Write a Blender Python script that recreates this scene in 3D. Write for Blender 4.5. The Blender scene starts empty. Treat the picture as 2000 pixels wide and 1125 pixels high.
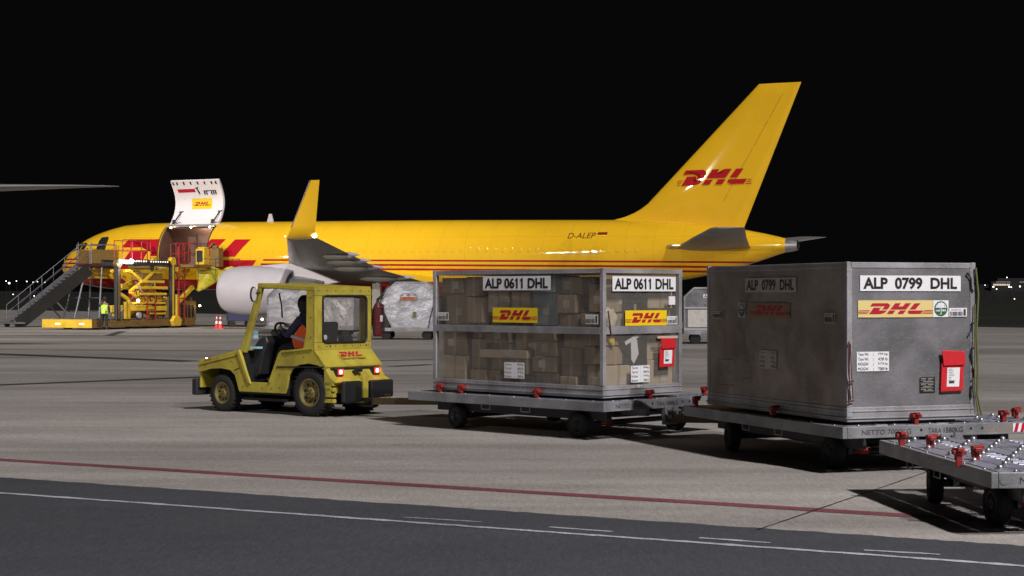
import bpy, bmesh, math, random
from mathutils import Vector, Matrix
random.seed(7)
S = bpy.context.scene
COL = S.collection
R = math.radians
V = Vector

# ------------------------------------------------------------------ camera
cd = bpy.data.cameras.new('camera'); cam = bpy.data.objects.new('camera', cd); COL.objects.link(cam)
cam.location = (0, 0, 1.82); cam.rotation_euler = (R(90), 0, 0)
cd.sensor_width = 36; cd.lens = 61.2; cd.shift_y = 0.00775
cd.clip_start = 0.1; cd.clip_end = 9000
S.camera = cam
# ------------------------------------------------------------------ world: night sky
w = bpy.data.worlds.new('World'); S.world = w; w.use_nodes = True
nt = w.node_tree; bg = nt.nodes['Background']
sky = nt.nodes.new('ShaderNodeTexSky'); sky.sky_type = 'NISHITA'; sky.sun_disc = False
sky.sun_elevation = R(-8.0); sky.sun_rotation = R(165)
gam = nt.nodes.new('ShaderNodeHueSaturation'); gam.inputs['Saturation'].default_value = 0.35
nt.links.new(sky.outputs[0], gam.inputs['Color'])
addn = nt.nodes.new('ShaderNodeMix'); addn.data_type = 'RGBA'; addn.blend_type = 'ADD'
addn.inputs[0].default_value = 1.0
nt.links.new(gam.outputs[0], addn.inputs[6]); addn.inputs[7].default_value = (0.021, 0.020, 0.024, 1)
nt.links.new(addn.outputs[2], bg.inputs[0]); bg.inputs[1].default_value = 0.1
# ------------------------------------------------------------------ light
def lamp(name, kind, loc, target, power, col=(1, 1, 1), size=0.5, cone=60, blend=0.6):
    ld = bpy.data.lights.new(name, kind); ld.energy = power; ld.color = col
    o = bpy.data.objects.new(name, ld); COL.objects.link(o); o.location = loc
    o.rotation_euler = (V(target) - V(loc)).to_track_quat('-Z', 'Y').to_euler()
    if kind == 'SPOT': ld.spot_size = R(cone); ld.spot_blend = blend; ld.shadow_soft_size = size
    elif kind == 'POINT': ld.shadow_soft_size = size
    elif kind == 'SUN': ld.angle = R(0.5)
    return o
# the even glow of the far floodlight masts
lamp('sun', 'SUN', (12, 0, 24), (0, 19.5, 0), 1.95, (1.0, 0.955, 0.93))
# unseen floodlights, most on apron masts behind the photographer; left and right fills added
lamp('floodlight_key', 'SPOT', (12.8, 1.5, 21), (0.0, 24, 0), 21500, (1.0, 0.95, 0.92), 0.30, 130, 0.5)
for i in range(5):
    lamp('floodlight_apron', 'SPOT', (-104 + i * 3.4, -10 - i * 2.6, 22), (-11 + i * 6.2, 103 - i * 2.9, 1.5), (112000, 105000, 62000, 66000, 105000)[i], (1.0, 0.88, 0.70), 0.25, 15, 1.0)
lamp('fill_right', 'SPOT', (58, 20, 25), (22, 72, 0), 30000, (1.0, 0.94, 0.90), 0.5, 70, 1.0)  # added fill that brightens the right apron, no known lamp there
lamp('floodlight_nose', 'SPOT', (-62, -6, 27), (-18, 103, 3), 350000, (1.0, 0.92, 0.82), 0.4, 22, 0.9)
lamp('floodlight_tail', 'SPOT', (46, 40, 3.5), (14, 91, 7.5), 12500, (1.0, 0.74, 0.34), 0.5, 22, 1.0)
lamp('fill_left', 'SPOT', (-34, -32, 25), (-8, 52, 0), 42000, (1.0, 0.95, 0.92), 0.6, 36, 1.0)  # added fill, lifts the tractor side and the middle ground
S.view_settings.view_transform = 'Standard'; S.view_settings.look = 'None'
S.view_settings.exposure = 0; S.view_settings.gamma = 1

# ------------------------------------------------------------------ materials
MT = {}
def mat(name, col, rough=.5, metal=0., var=.12, scale=6., bump=0., bscale=60., coat=0., emit=None, dirt=0., dirtcol=(.05, .045, .04), alpha=None, spec=.5):
    m = bpy.data.materials.new(name); m.use_nodes = True; n = m.node_tree.nodes; l = m.node_tree.links
    p = n['Principled BSDF']; p.inputs['Roughness'].default_value = rough; p.inputs['Metallic'].default_value = metal
    p.inputs['Specular IOR Level'].default_value = spec
    if coat: p.inputs['Coat Weight'].default_value = coat; p.inputs['Coat Roughness'].default_value = .05
    c = (*col, 1); p.inputs['Base Color'].default_value = c
    tc = n.new('ShaderNodeTexCoord')
    out = None
    if var:
        no = n.new('ShaderNodeTexNoise'); no.inputs['Scale'].default_value = scale; no.inputs['Detail'].default_value = 6
        l.new(tc.outputs['Object'], no.inputs['Vector'])
        mx = n.new('ShaderNodeMix'); mx.data_type = 'RGBA'
        mx.inputs[6].default_value = (*[x * (1 - var) for x in col], 1); mx.inputs[7].default_value = (*[min(1, x * (1 + var)) for x in col], 1)
        l.new(no.outputs[0], mx.inputs[0]); out = mx.outputs[2]
        mr = n.new('ShaderNodeMapRange'); mr.inputs[3].default_value = max(0.02, rough - .12); mr.inputs[4].default_value = min(1, rough + .12)
        l.new(no.outputs[0], mr.inputs[0]); l.new(mr.outputs[0], p.inputs['Roughness'])
    if dirt:
        no2 = n.new('ShaderNodeTexNoise'); no2.inputs['Scale'].default_value = scale * .35; no2.inputs['Detail'].default_value = 8; no2.inputs['Roughness'].default_value = .7
        l.new(tc.outputs['Object'], no2.inputs['Vector'])
        rp = n.new('ShaderNodeMapRange'); rp.inputs[1].default_value = .45; rp.inputs[2].default_value = .75; rp.inputs[3].default_value = 0; rp.inputs[4].default_value = dirt
        l.new(no2.outputs[0], rp.inputs[0])
        m2 = n.new('ShaderNodeMix'); m2.data_type = 'RGBA'; l.new(rp.outputs[0], m2.inputs[0])
        if out: l.new(out, m2.inputs[6])
        else: m2.inputs[6].default_value = c
        m2.inputs[7].default_value = (*dirtcol, 1); out = m2.outputs[2]
    if out: l.new(out, p.inputs['Base Color'])
    if bump:
        nb = n.new('ShaderNodeTexNoise'); nb.inputs['Scale'].default_value = bscale; nb.inputs['Detail'].default_value = 4
        l.new(tc.outputs['Object'], nb.inputs['Vector'])
        b = n.new('ShaderNodeBump'); b.inputs['Strength'].default_value = bump; b.inputs['Distance'].default_value = .12 if name == 'foil' else .01
        l.new(nb.outputs[0], b.inputs['Height']); l.new(b.outputs[0], p.inputs['Normal'])
    if emit: p.inputs['Emission Color'].default_value = (*emit[0], 1); p.inputs['Emission Strength'].default_value = emit[1]
    MT[name] = m
    return m

YEL = (.78, .465, .016); RED = (.42, .008, .018)
mat('plane_yellow', YEL, .55, coat=.75, var=.07, scale=.8, bump=.012, bscale=1.5, spec=.08, dirt=.16, dirtcol=(.40, .24, .02))
mat('plane_red', RED, .6, coat=.12, var=.08, spec=.1)
mat('plane_white', (.42, .405, .46), .4, var=.06, scale=2, dirt=.12, dirtcol=(.35, .34, .34))
mat('door_white', (.85, .80, .85), .45, var=.05)
mat('wing_grey', (.23, .222, .22), .42, var=.25, scale=1.5, dirt=.3, dirtcol=(.08, .075, .07))
mat('bare_metal', (.45, .45, .48), .38, .8, var=.15, scale=4)
mat('dark_metal', (.05, .05, .055), .5, .5, var=.2)
mat('black', (.012, .012, .013), .6, var=.2)
mat('tyre', (.014, .014, .015), .85, var=.35, scale=12, dirt=.35, dirtcol=(.035, .03, .026))
mat('hold_brown', (.22, .13, .10), .75, var=.25, scale=3)
mat('tractor_yellow', (.47, .39, .05), .45, var=.22, scale=5, dirt=.75, dirtcol=(.16, .12, .035), bump=.2, bscale=40)
mat('rim_yellow', (.19, .155, .045), .55, var=.25, scale=14, dirt=.7, dirtcol=(.05, .04, .025))
mat('bar_brown', (.12, .085, .035), .6, .2, var=.3, scale=10, dirt=.5)
mat('glass_dark', (.02, .022, .025), .08, var=0, spec=.8)
mat('white_label', (.80, .80, .84), .5, var=.03)
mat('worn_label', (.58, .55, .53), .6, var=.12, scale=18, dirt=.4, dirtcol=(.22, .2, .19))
mat('ink', (.012, .012, .014), .6, var=0)
mat('worn_ink', (.06, .05, .05), .6, var=.2)
mat('label_yellow', (.88, .62, .01), .5, var=.05)
mat('label_cream', (.76, .60, .25), .5, var=.05)
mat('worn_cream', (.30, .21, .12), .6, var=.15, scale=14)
mat('label_red', (.45, .008, .03), .5, var=.08)
mat('green', (.02, .13, .05), .5, var=.1)
mat('pouch_red', (.60, .012, .022), .55, var=.15, scale=30, bump=.3, bscale=90)
mat('lock_red', (.27, .014, .014), .5, var=.3, scale=20, dirt=.5, dirtcol=(.15, .03, .025))
mat('cone_red', (.6, .05, .05), .5, var=.1)
mat('hivis_orange', (.95, .12, .03), .6, var=.15, scale=14)
mat('hivis_yellow', (.50, .85, .06), .6, var=.15, scale=14)
mat('reflective', (.50, .45, .45), .35, var=.1)
mat('navy', (.035, .035, .09), .85, var=.3, scale=12, bump=.5, bscale=25)
mat('dark_cloth', (.014, .014, .018), .85, var=.3, scale=12, bump=.4, bscale=25)
mat('skin', (.32, .17, .11), .55, var=.1)
mat('card', (.36, .27, .185), .85, var=.18, scale=5, dirt=.25, dirtcol=(.2, .13, .07))
mat('card_dark', (.26, .195, .14), .85, var=.2, scale=5)
mat('card_pale', (.52, .44, .33), .85, var=.15, scale=5)
mat('tape', (.42, .33, .21), .35, var=.1)
mat('film_black', (.02, .025, .022), .25, var=.3, scale=9, bump=1, bscale=9)
mat('film_white', (.62, .60, .50), .4, var=.2, scale=9, bump=1.2, bscale=12)
mat('film_blue', (.28, .38, .44), .5, var=.2, scale=9, bump=.6, bscale=9)
mat('strap', (.13, .14, .045), .7, var=.2)
mat('rope', (.10, .03, .035), .8, var=.3, scale=40)
mat('ext_red', (.10, .010, .014), .35, var=.2, dirt=.4)
mat('tarp', (.42, .36, .02), .5, var=.3, scale=4, bump=.8, bscale=3)
mat('loader_yellow', (.72, .47, .03), .5, var=.22, scale=3, dirt=.4, dirtcol=(.12, .08, .03))
mat('loader_brown', (.20, .12, .03), .6, var=.35, scale=4, dirt=.5)
mat('loader_red', (.33, .02, .03), .5, var=.2)
mat('stair_grey', (.22, .22, .25), .45, .5, var=.2, scale=6)
mat('lamp_white', (1, 1, 1), emit=((1, .97, .93), 14), var=0)
mat('lamp_warm', (1, .9, .6), emit=((1, .72, .35), 22), var=0)
mat('lamp_red', (.5, .02, .02), emit=((1, .02, .03), 3.5), var=0)
mat('lamp_redhot', (.9, .4, .3), emit=((1, .35, .30), 9), var=0)
mat('lamp_far', (1, 1, 1), emit=((1, .95, .9), 5), var=0)
mat('lamp_dim', (1, .95, .9), emit=((1, .86, .65), .8), var=0)
mat('foil', (.50, .50, .56), .32, .55, var=.25, scale=3, bump=.45, bscale=1.7)
mat('window_glow', (1, .9, .6), emit=((.9, .72, .5), .55), var=0)
mat('window_dusk', (.4, .3, .35), emit=((.6, .42, .48), .12), var=0)
mat('screen', (.2, .35, .4), emit=((.45, .75, .85), .22), var=0)
mat('building_dark', (.03, .03, .032), .8, var=.2, scale=.2)
mat('mirror', (.6, .6, .6), .05, 1, var=0)

def alu(name, base, rough, scratch=.5, warm=0):
    """weathered sheet aluminium with cloudy oxidation, scratches and fine speckle"""
    m = bpy.data.materials.new(name); m.use_nodes = True; n = m.node_tree.nodes; l = m.node_tree.links; p = n['Principled BSDF']
    tc = n.new('ShaderNodeTexCoord')
    def noise(sc, det, vec=None, dist=0):
        x = n.new('ShaderNodeTexNoise'); x.inputs['Scale'].default_value = sc; x.inputs['Detail'].default_value = det; x.inputs['Distortion'].default_value = dist
        l.new(vec or tc.outputs['Object'], x.inputs['Vector']); return x.outputs[0]
    a = noise(2.2, 8, dist=.6); b = noise(90, 2)
    mp = n.new('ShaderNodeMapping'); mp.inputs['Rotation'].default_value = (.3, .5, .9); mp.inputs['Scale'].default_value = (1, 1, 12); l.new(tc.outputs['Object'], mp.inputs[0])
    s = noise(5, 3, mp.outputs[0], 2.5)
    r = n.new('ShaderNodeValToRGB'); r.color_ramp.elements[0].position = .3; r.color_ramp.elements[1].position = .72
    lo = [x * .62 for x in base]; hi = [x * 1.32 for x in base]
    if warm: lo = [lo[0] * 1.05, lo[1] * .97, lo[2] * .88]
    r.color_ramp.elements[0].color = (*lo, 1); r.color_ramp.elements[1].color = (*hi, 1); l.new(a, r.inputs[0])
    rs = n.new('ShaderNodeMapRange'); rs.inputs[1].default_value = .60; rs.inputs[2].default_value = .68; rs.inputs[4].default_value = scratch; l.new(s, rs.inputs[0])
    mx = n.new('ShaderNodeMix'); mx.data_type = 'RGBA'; l.new(rs.outputs[0], mx.inputs[0]); l.new(r.outputs[0], mx.inputs[6]); mx.inputs[7].default_value = (*[min(1, x * 1.7) for x in base], 1)
    rb = n.new('ShaderNodeMapRange'); rb.inputs[1].default_value = .3; rb.inputs[2].default_value = .7; rb.inputs[3].default_value = .86; rb.inputs[4].default_value = 1.14; l.new(b, rb.inputs[0])
    mu = n.new('ShaderNodeMix'); mu.data_type = 'RGBA'; mu.blend_type = 'MULTIPLY'; mu.inputs[0].default_value = 1; l.new(mx.outputs[2], mu.inputs[6])
    cmb = n.new('ShaderNodeCombineColor'); [l.new(rb.outputs[0], cmb.inputs[i]) for i in range(3)]; l.new(cmb.outputs[0], mu.inputs[7])
    l.new(mu.outputs[2], p.inputs['Base Color'])
    p.inputs['Metallic'].default_value = .25; p.inputs['Roughness'].default_value = rough
    bp = n.new('ShaderNodeBump'); bp.inputs['Strength'].default_value = .5; bp.inputs['Distance'].default_value = .025; l.new(a, bp.inputs['Height']); l.new(bp.outputs[0], p.inputs['Normal'])
    MT[name] = m
alu('alu_panel', (.185, .183, .20), .55, .6)
alu('alu_side_lifted', (.33, .295, .275), .62, .3, 1)  # unlit long side: base lightened and warmed in place of fill light
alu('alu_frame', (.33, .325, .35), .5, .2)
alu('alu_bright', (.42, .42, .48), .38, .5)
alu('galv', (.27, .275, .30), .5, .35)
mat('registration_ink', (.10, .03, .015), .6, var=0, spec=.1)
alu('galv_deck', (.27, .28, .35), .42, .5)

def clear_plastic():
    m = bpy.data.materials.new('clear_panel'); m.use_nodes = True; n = m.node_tree.nodes; l = m.node_tree.links
    n.remove(n['Principled BSDF']); o = n['Material Output']
    t = n.new('ShaderNodeBsdfTransparent'); t.inputs[0].default_value = (.90, .88, .85, 1)
    d = n.new('ShaderNodeBsdfDiffuse'); d.inputs[0].default_value = (.34, .32, .30, 1)
    g = n.new('ShaderNodeBsdfGlossy'); g.inputs['Roughness'].default_value = .12; g.inputs[0].default_value = (.9, .9, .9, 1)
    tc = n.new('ShaderNodeTexCoord'); no = n.new('ShaderNodeTexNoise'); no.inputs['Scale'].default_value = 3; no.inputs['Detail'].default_value = 8; l.new(tc.outputs['Object'], no.inputs[0])
    mr = n.new('ShaderNodeMapRange'); mr.inputs[3].default_value = .14; mr.inputs[4].default_value = .34; l.new(no.outputs[0], mr.inputs[0])
    nb = n.new('ShaderNodeTexNoise'); nb.inputs['Scale'].default_value = 4; l.new(tc.outputs['Object'], nb.inputs[0])
    bp = n.new('ShaderNodeBump'); bp.inputs['Strength'].default_value = .25; bp.inputs['Distance'].default_value = .03; l.new(nb.outputs[0], bp.inputs['Height']); l.new(bp.outputs[0], g.inputs['Normal'])
    m1 = n.new('ShaderNodeMixShader'); l.new(mr.outputs[0], m1.inputs[0]); l.new(t.outputs[0], m1.inputs[1]); l.new(d.outputs[0], m1.inputs[2])
    lw = n.new('ShaderNodeLayerWeight'); f = n.new('ShaderNodeMath'); f.operation = 'POWER'; f.inputs[1].default_value = 4; l.new(lw.outputs['Facing'], f.inputs[0])
    fa = n.new('ShaderNodeMath'); fa.operation = 'MULTIPLY_ADD'; fa.inputs[1].default_value = .8; fa.inputs[2].default_value = .035; l.new(f.outputs[0], fa.inputs[0]); f = fa
    m2 = n.new('ShaderNodeMixShader'); l.new(f.outputs[0], m2.inputs[0]); l.new(m1.outputs[0], m2.inputs[1]); l.new(g.outputs[0], m2.inputs[2])
    l.new(m2.outputs[0], o.inputs[0]); MT['clear_panel'] = m
    m3 = m.copy(); m3.name = 'tinted_glass'; MT['tinted_glass'] = m3
    for x in m3.node_tree.nodes:
        if x.type == 'BSDF_TRANSPARENT': x.inputs[0].default_value = (.80, .80, .80, 1)
        if x.type == 'MAP_RANGE': x.inputs[3].default_value = .02; x.inputs[4].default_value = .10
        if x.type == 'BUMP': x.inputs['Strength'].default_value = .05
clear_plastic()

def ground_mat(name, c1, c2, speck, sc=1.0, rough=.85, tint=None, stain=.3):
    m = bpy.data.materials.new(name); m.use_nodes = True; n = m.node_tree.nodes; l = m.node_tree.links; p = n['Principled BSDF']
    tc = n.new('ShaderNodeTexCoord')
    def noise(s, det, rg=.5, vs=None):
        x = n.new('ShaderNodeTexNoise'); x.inputs['Scale'].default_value = s; x.inputs['Detail'].default_value = det; x.inputs['Roughness'].default_value = rg
        if vs:
            mp = n.new('ShaderNodeMapping'); mp.inputs['Scale'].default_value = vs; mp.inputs['Rotation'].default_value = (0, 0, .06); l.new(tc.outputs['Object'], mp.inputs[0]); l.new(mp.outputs[0], x.inputs['Vector'])
        else: l.new(tc.outputs['Object'], x.inputs['Vector'])
        return x.outputs[0]
    r = n.new('ShaderNodeValToRGB'); r.color_ramp.elements[0].position = .32; r.color_ramp.elements[1].position = .68
    r.color_ramp.elements[0].color = (*c1, 1); r.color_ramp.elements[1].color = (*c2, 1); l.new(noise(.35 * sc, 7, .65), r.inputs[0])
    cur = r.outputs[0]
    def mul(fac, lo, hi, a, b):
        nonlocal cur
        mr = n.new('ShaderNodeMapRange'); mr.inputs[1].default_value = a; mr.inputs[2].default_value = b; mr.inputs[3].default_value = lo; mr.inputs[4].default_value = hi; l.new(fac, mr.inputs[0])
        cc = n.new('ShaderNodeCombineColor'); [l.new(mr.outputs[0], cc.inputs[i]) for i in range(3)]
        mx = n.new('ShaderNodeMix'); mx.data_type = 'RGBA'; mx.blend_type = 'MULTIPLY'; mx.inputs[0].default_value = 1; l.new(cur, mx.inputs[6]); l.new(cc.outputs[0], mx.inputs[7]); cur = mx.outputs[2]
    mul(noise(1, 3, .75, (75, 9, 1)), 1 - speck * 1.1, 1 + speck * 1.1, .32, .68)      # aggregate and broom finish
    mul(noise(1, 2, .7, (24, 3.2, 1)), 1 - speck * .6, 1 + speck * .6, .32, .68)
    mul(noise(2.6, 4, .75), .62, 1.0, .26, .34)      # small oil spots
    mul(noise(150, 2, .7), 1 - speck, 1 + speck, .3, .7)
    mul(noise(1.0, 5, .6, (.12, 1.4, 1)), 1 - stain * .5, 1.05, .35, .6)      # rubber and drag marks
    mul(noise(.5, 5, .6, (.03, .30, 1)), 1 - stain, 1.05, .36, .55)
    l.new(cur, p.inputs['Base Color']); p.inputs['Roughness'].default_value = rough
    bp = n.new('ShaderNodeBump'); bp.inputs['Strength'].default_value = .5; bp.inputs['Distance'].default_value = .006; l.new(noise(70, 4, .7), bp.inputs['Height']); l.new(bp.outputs[0], p.inputs['Normal'])
    MT[name] = m
ground_mat('concrete', (.268, .247, .234), (.355, .329, .312), .20, stain=.32)
ground_mat('asphalt', (.033, .036, .045), (.045, .048, .058), .26, stain=.12)
ground_mat('grass_unlit', (.006, .007, .004), (.010, .012, .006), .3)  # ground past the floodlights: the lack of light is put into the colour
ground_mat('red_paint', (.145, .034, .044), (.21, .060, .072), .25)
ground_mat('white_paint', (.28, .29, .34), (.46, .47, .54), .25, sc=4)
ground_mat('faded_paint', (.19, .19, .21), (.30, .30, .33), .3, sc=6)
ground_mat('tar', (.03, .022, .022), (.06, .05, .05), .3)
ground_mat('tyre_mark', (.17, .16, .155), (.25, .235, .22), .2)
ground_mat('hill', (.006, .006, .006), (.009, .009, .008), .2)  # night darkness painted in as a near-black base

# ------------------------------------------------------------------ mesh builder
class MB:
    def __init__(s): s.v = []; s.f = []; s.m = []; s.sm = []; s.T = Matrix(); s.mi = 0
    def add(s, vs, fs, smooth=False, mi=None):
        o = len(s.v); s.v += [s.T @ V(p) for p in vs]
        for f in fs: s.f.append([i + o for i in f]); s.m.append(s.mi if mi is None else mi); s.sm.append(smooth)
        return s
    def box(s, x0, x1, y0, y1, z0, z1, mi=None):
        x0, x1 = sorted((x0, x1)); y0, y1 = sorted((y0, y1)); z0, z1 = sorted((z0, z1))
        return s.add([(x0, y0, z0), (x1, y0, z0), (x1, y1, z0), (x0, y1, z0), (x0, y0, z1), (x1, y0, z1), (x1, y1, z1), (x0, y1, z1)],
                     [(0, 3, 2, 1), (4, 5, 6, 7), (0, 1, 5, 4), (1, 2, 6, 5), (2, 3, 7, 6), (3, 0, 4, 7)], mi=mi)
    def bar(s, a, b, w, h, up=(0, 0, 1), mi=None):
        a, b = V(a), V(b); d = (b - a).normalized(); u = V(up)
        if abs(d.dot(u)) > .98: u = V((1, 0, 0))
        r = d.cross(u).normalized(); u = r.cross(d)
        vs = [p + r * (i * w / 2) + u * (j * h / 2) for p in (a, b) for i, j in ((-1, -1), (1, -1), (1, 1), (-1, 1))]
        return s.add(vs, [(0, 1, 2, 3), (7, 6, 5, 4), (0, 4, 5, 1), (1, 5, 6, 2), (2, 6, 7, 3), (3, 7, 4, 0)], mi=mi)
    def cyl(s, a, b, r, r2=None, n=16, mi=None, cap=True):
        a, b = V(a), V(b); r2 = r if r2 is None else r2; d = (b - a).normalized()
        t = V((0, 0, 1)) if abs(d.z) < .9 else V((1, 0, 0)); x = d.cross(t).normalized(); y = d.cross(x)
        ring = lambda c, q: [c + (x * math.cos(k * 2 * math.pi / n) + y * math.sin(k * 2 * math.pi / n)) * q for k in range(n)]
        vs = ring(a, r) + ring(b, r2); s.add(vs, [(k, (k + 1) % n, n + (k + 1) % n, n + k) for k in range(n)], True, mi)
        if cap: s.add(ring(a, r), [tuple(range(n))[::-1]], mi=mi); s.add(ring(b, r2), [tuple(range(n))], mi=mi)
        return s
    def tube(s, pts, r, n=8, mi=None):
        for a, b in zip(pts, pts[1:]): s.cyl(a, b, r, n=n, mi=mi)
        for p in pts[1:-1]: s.ball(p, r, 6, mi)
        return s
    def ball(s, c, r, n=10, mi=None, sq=(1, 1, 1)):
        c = V(c); vs = []; fs = []; h = max(4, n // 2 + 1)
        for i in range(1, h):
            a = math.pi * i / h
            for k in range(n):
                t = 2 * math.pi * k / n; vs.append(c + V((r * sq[0] * math.sin(a) * math.cos(t), r * sq[1] * math.sin(a) * math.sin(t), r * sq[2] * math.cos(a))))
        T = len(vs); vs += [c + V((0, 0, r * sq[2])), c - V((0, 0, r * sq[2]))]
        for i in range(h - 2):
            for k in range(n): fs.append((i * n + k, (i + 1) * n + k, (i + 1) * n + (k + 1) % n, i * n + (k + 1) % n))
        for k in range(n): fs.append((T, k, (k + 1) % n)); fs.append((T + 1, (h - 2) * n + (k + 1) % n, (h - 2) * n + k))
        return s.add(vs, fs, True, mi)
    def loft(s, rings, closed=True, cap=(True, True), smooth=True, mi=None, skip=None):
        n = len(rings[0]); vs = [p for r in rings for p in r]; fs = []
        for i in range(len(rings) - 1):
            for k in range(n if closed else n - 1):
                if skip and skip(i, k): continue
                fs.append((i * n + k, i * n + (k + 1) % n, (i + 1) * n + (k + 1) % n, (i + 1) * n + k))
        s.add(vs, fs, smooth, mi)
        if cap[0]: s.add(list(rings[0]), [tuple(range(n))[::-1]], mi=mi)
        if cap[1]: s.add(list(rings[-1]), [tuple(range(n))], mi=mi)
        return s
    def prism(s, poly, fn, lo, hi, mi=None):
        """poly of 2-D points, fn(u, v, w) -> 3-D"""
        n = len(poly); vs = [fn(u, v, lo) for u, v in poly] + [fn(u, v, hi) for u, v in poly]
        return s.add(vs, [tuple(range(n))[::-1], tuple(range(n, 2 * n))] + [(k, (k + 1) % n, n + (k + 1) % n, n + k) for k in range(n)], mi=mi)
    def frame(s, O, nrm):
        """local frame of a vertical face: right, up seen from outside"""
        nn = V(nrm).normalized(); up = V((0, 0, 1)); return V(O), up.cross(nn).normalized(), up, nn
    def quad(s, O, Rv, U, n, u0, u1, v0, v1, e=.003, mi=None):
        return s.add([O + Rv * a + U * b + n * e for a, b in ((u0, v0), (u1, v0), (u1, v1), (u0, v1))], [(0, 1, 2, 3)], mi=mi)
    def text(s, O, Rv, U, n, txt, u0, u1, v0, v1, e=.006, mi=None, shear=0., off=.0, keep=False):
        vs, fs = text_mesh(txt, shear, off)
        if off > .03 and '1' in txt:      # the plates' figure 1 has a flag
            vs, fs = list(vs), list(fs)
            for i, ch in enumerate(txt):
                if ch == '1':
                    xr = max(p[0] for p in text_mesh(txt[:i + 1], shear, off)[0]) - .08; yt = max(p[1] for p in vs); k = len(vs)
                    vs += [(xr, yt), (xr + .03, yt - .14), (xr - .19, yt - .27), (xr - .19, yt - .15)]; fs.append((k, k + 1, k + 2, k + 3))
        xs = [p[0] for p in vs]; ys = [p[1] for p in vs]; x0, x1, y0, y1 = min(xs), max(xs), min(ys), max(ys)
        kx = (u1 - u0) / (x1 - x0); ky = (v1 - v0) / (y1 - y0)
        if keep: kx = min(kx, ky)
        return s.add([O + Rv * (u0 + (p[0] - x0) * kx) + U * (v0 + (p[1] - y0) * ky) + n * e for p in vs], fs, mi=mi)
    def logo(s, O, Rv, U, n, u0, v0, h, e=.006, mi=None, lines=None, lt=None, wide=1.):
        for pl in LOGO: s.add([O + Rv * (u0 + x * h * wide) + U * (v0 + y * h) + n * e for x, y in pl], [tuple(range(len(pl)))[::-1]], mi=mi)
        if lines:
            for a, b, y in lines_of(lines, wide, h):
                s.quad(O, Rv, U, n, u0 + a, u0 + b, v0 + y * h, v0 + (y + .05) * h, e, mi)
        return s
    def build(s, name, mats, parent=None, bevel=0., matrix=None, tri=True):
        me = bpy.data.meshes.new(name); me.from_pydata([tuple(p) for p in s.v], [], s.f)
        for k, p in enumerate(me.polygons): p.material_index = s.m[k]; p.use_smooth = s.sm[k]
        if isinstance(mats, str): mats = [mats]
        for x in mats: me.materials.append(MT[x])
        me.update(); o = bpy.data.objects.new(name, me); COL.objects.link(o)
        if parent: o.parent = parent
        if matrix is not None: o.matrix_world = matrix
        if bevel:
            b = o.modifiers.new('bevel', 'BEVEL'); b.width = bevel; b.segments = 2; b.limit_method = 'ANGLE'; b.angle_limit = R(40)
        return o
_tc = {}
def text_mesh(txt, shear=0., off=0.):
    k = (txt, shear, off)
    if k in _tc: return _tc[k]
    c = bpy.data.curves.new('t', 'FONT'); c.body = txt; c.shear = shear; c.offset = off; c.resolution_u = 4
    o = bpy.data.objects.new('t', c); COL.objects.link(o); bpy.context.view_layer.update()
    me = bpy.data.meshes.new_from_object(o.evaluated_get(bpy.context.evaluated_depsgraph_get()))
    r = ([tuple(v.co) for v in me.vertices], [tuple(p.vertices) for p in me.polygons])
    bpy.data.objects.remove(o); bpy.data.curves.remove(c); bpy.data.meshes.remove(me)
    _tc[k] = r; return r
_L = [[(365, 555), (590, 555), (612, 565), (624, 580), (627, 597), (612, 632), (596, 652), (580, 660), (508, 660), (543, 618), (545, 610), (538, 606), (330, 606)],
      [(385, 632), (495, 632), (460, 672), (468, 680), (580, 680), (556, 710), (515, 732), (480, 740), (312, 740)],
      [(706, 555), (795, 555), (756, 610), (822, 610), (862, 555), (948, 555), (870, 662), (632, 662)],
      [(618, 680), (710, 680), (668, 740), (578, 740)], [(780, 680), (868, 680), (828, 740), (738, 740)],
      [(1002, 557), (1092, 557), (1012, 662), (922, 662)],
      [(908, 682), (1134, 682), (1092, 740), (930, 740), (903, 725), (894, 705)]]
LOGO = [[((x - 312) / 185, (740 - y) / 185) for x, y in p] for p in _L]
def lines_of(ext, wide, h):
    """three speed lines left and right; ext = distance of their outer ends from the letters, in letter heights"""
    a, b = ext; W = wide * h; o = []
    for k, y in enumerate((.02, .155, .29)):
        o.append((-a * W, (-.11 + .09 * k) * W, y)); o.append(((4.32 + .09 * k) * W, (4.43 + b) * W, y))
    return o

def link(o, parent=None):
    COL.objects.link(o)
    if parent: o.parent = parent
    return o
def tag(o, label=None, cat=None, group=None, kind=None):
    if label: o['label'] = label
    if cat: o['category'] = cat
    if group: o['group'] = group
    if kind: o['kind'] = kind
    return o
def root(name, loc, rz=0, label=None, cat=None, group=None):
    o = bpy.data.objects.new(name, None); o.empty_display_size = .3; COL.objects.link(o)
    o.location = loc; o.rotation_euler = (0, 0, rz)
    return tag(o, label, cat, group)
def kids(o): return [c for c in bpy.data.objects if c.parent == o]
def copy_tree(o, parent=None):
    c = o.copy(); COL.objects.link(c)
    if parent: c.parent = parent; c.matrix_parent_inverse = o.matrix_parent_inverse.copy()
    for ch in kids(o): copy_tree(ch, c)
    return c

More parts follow.
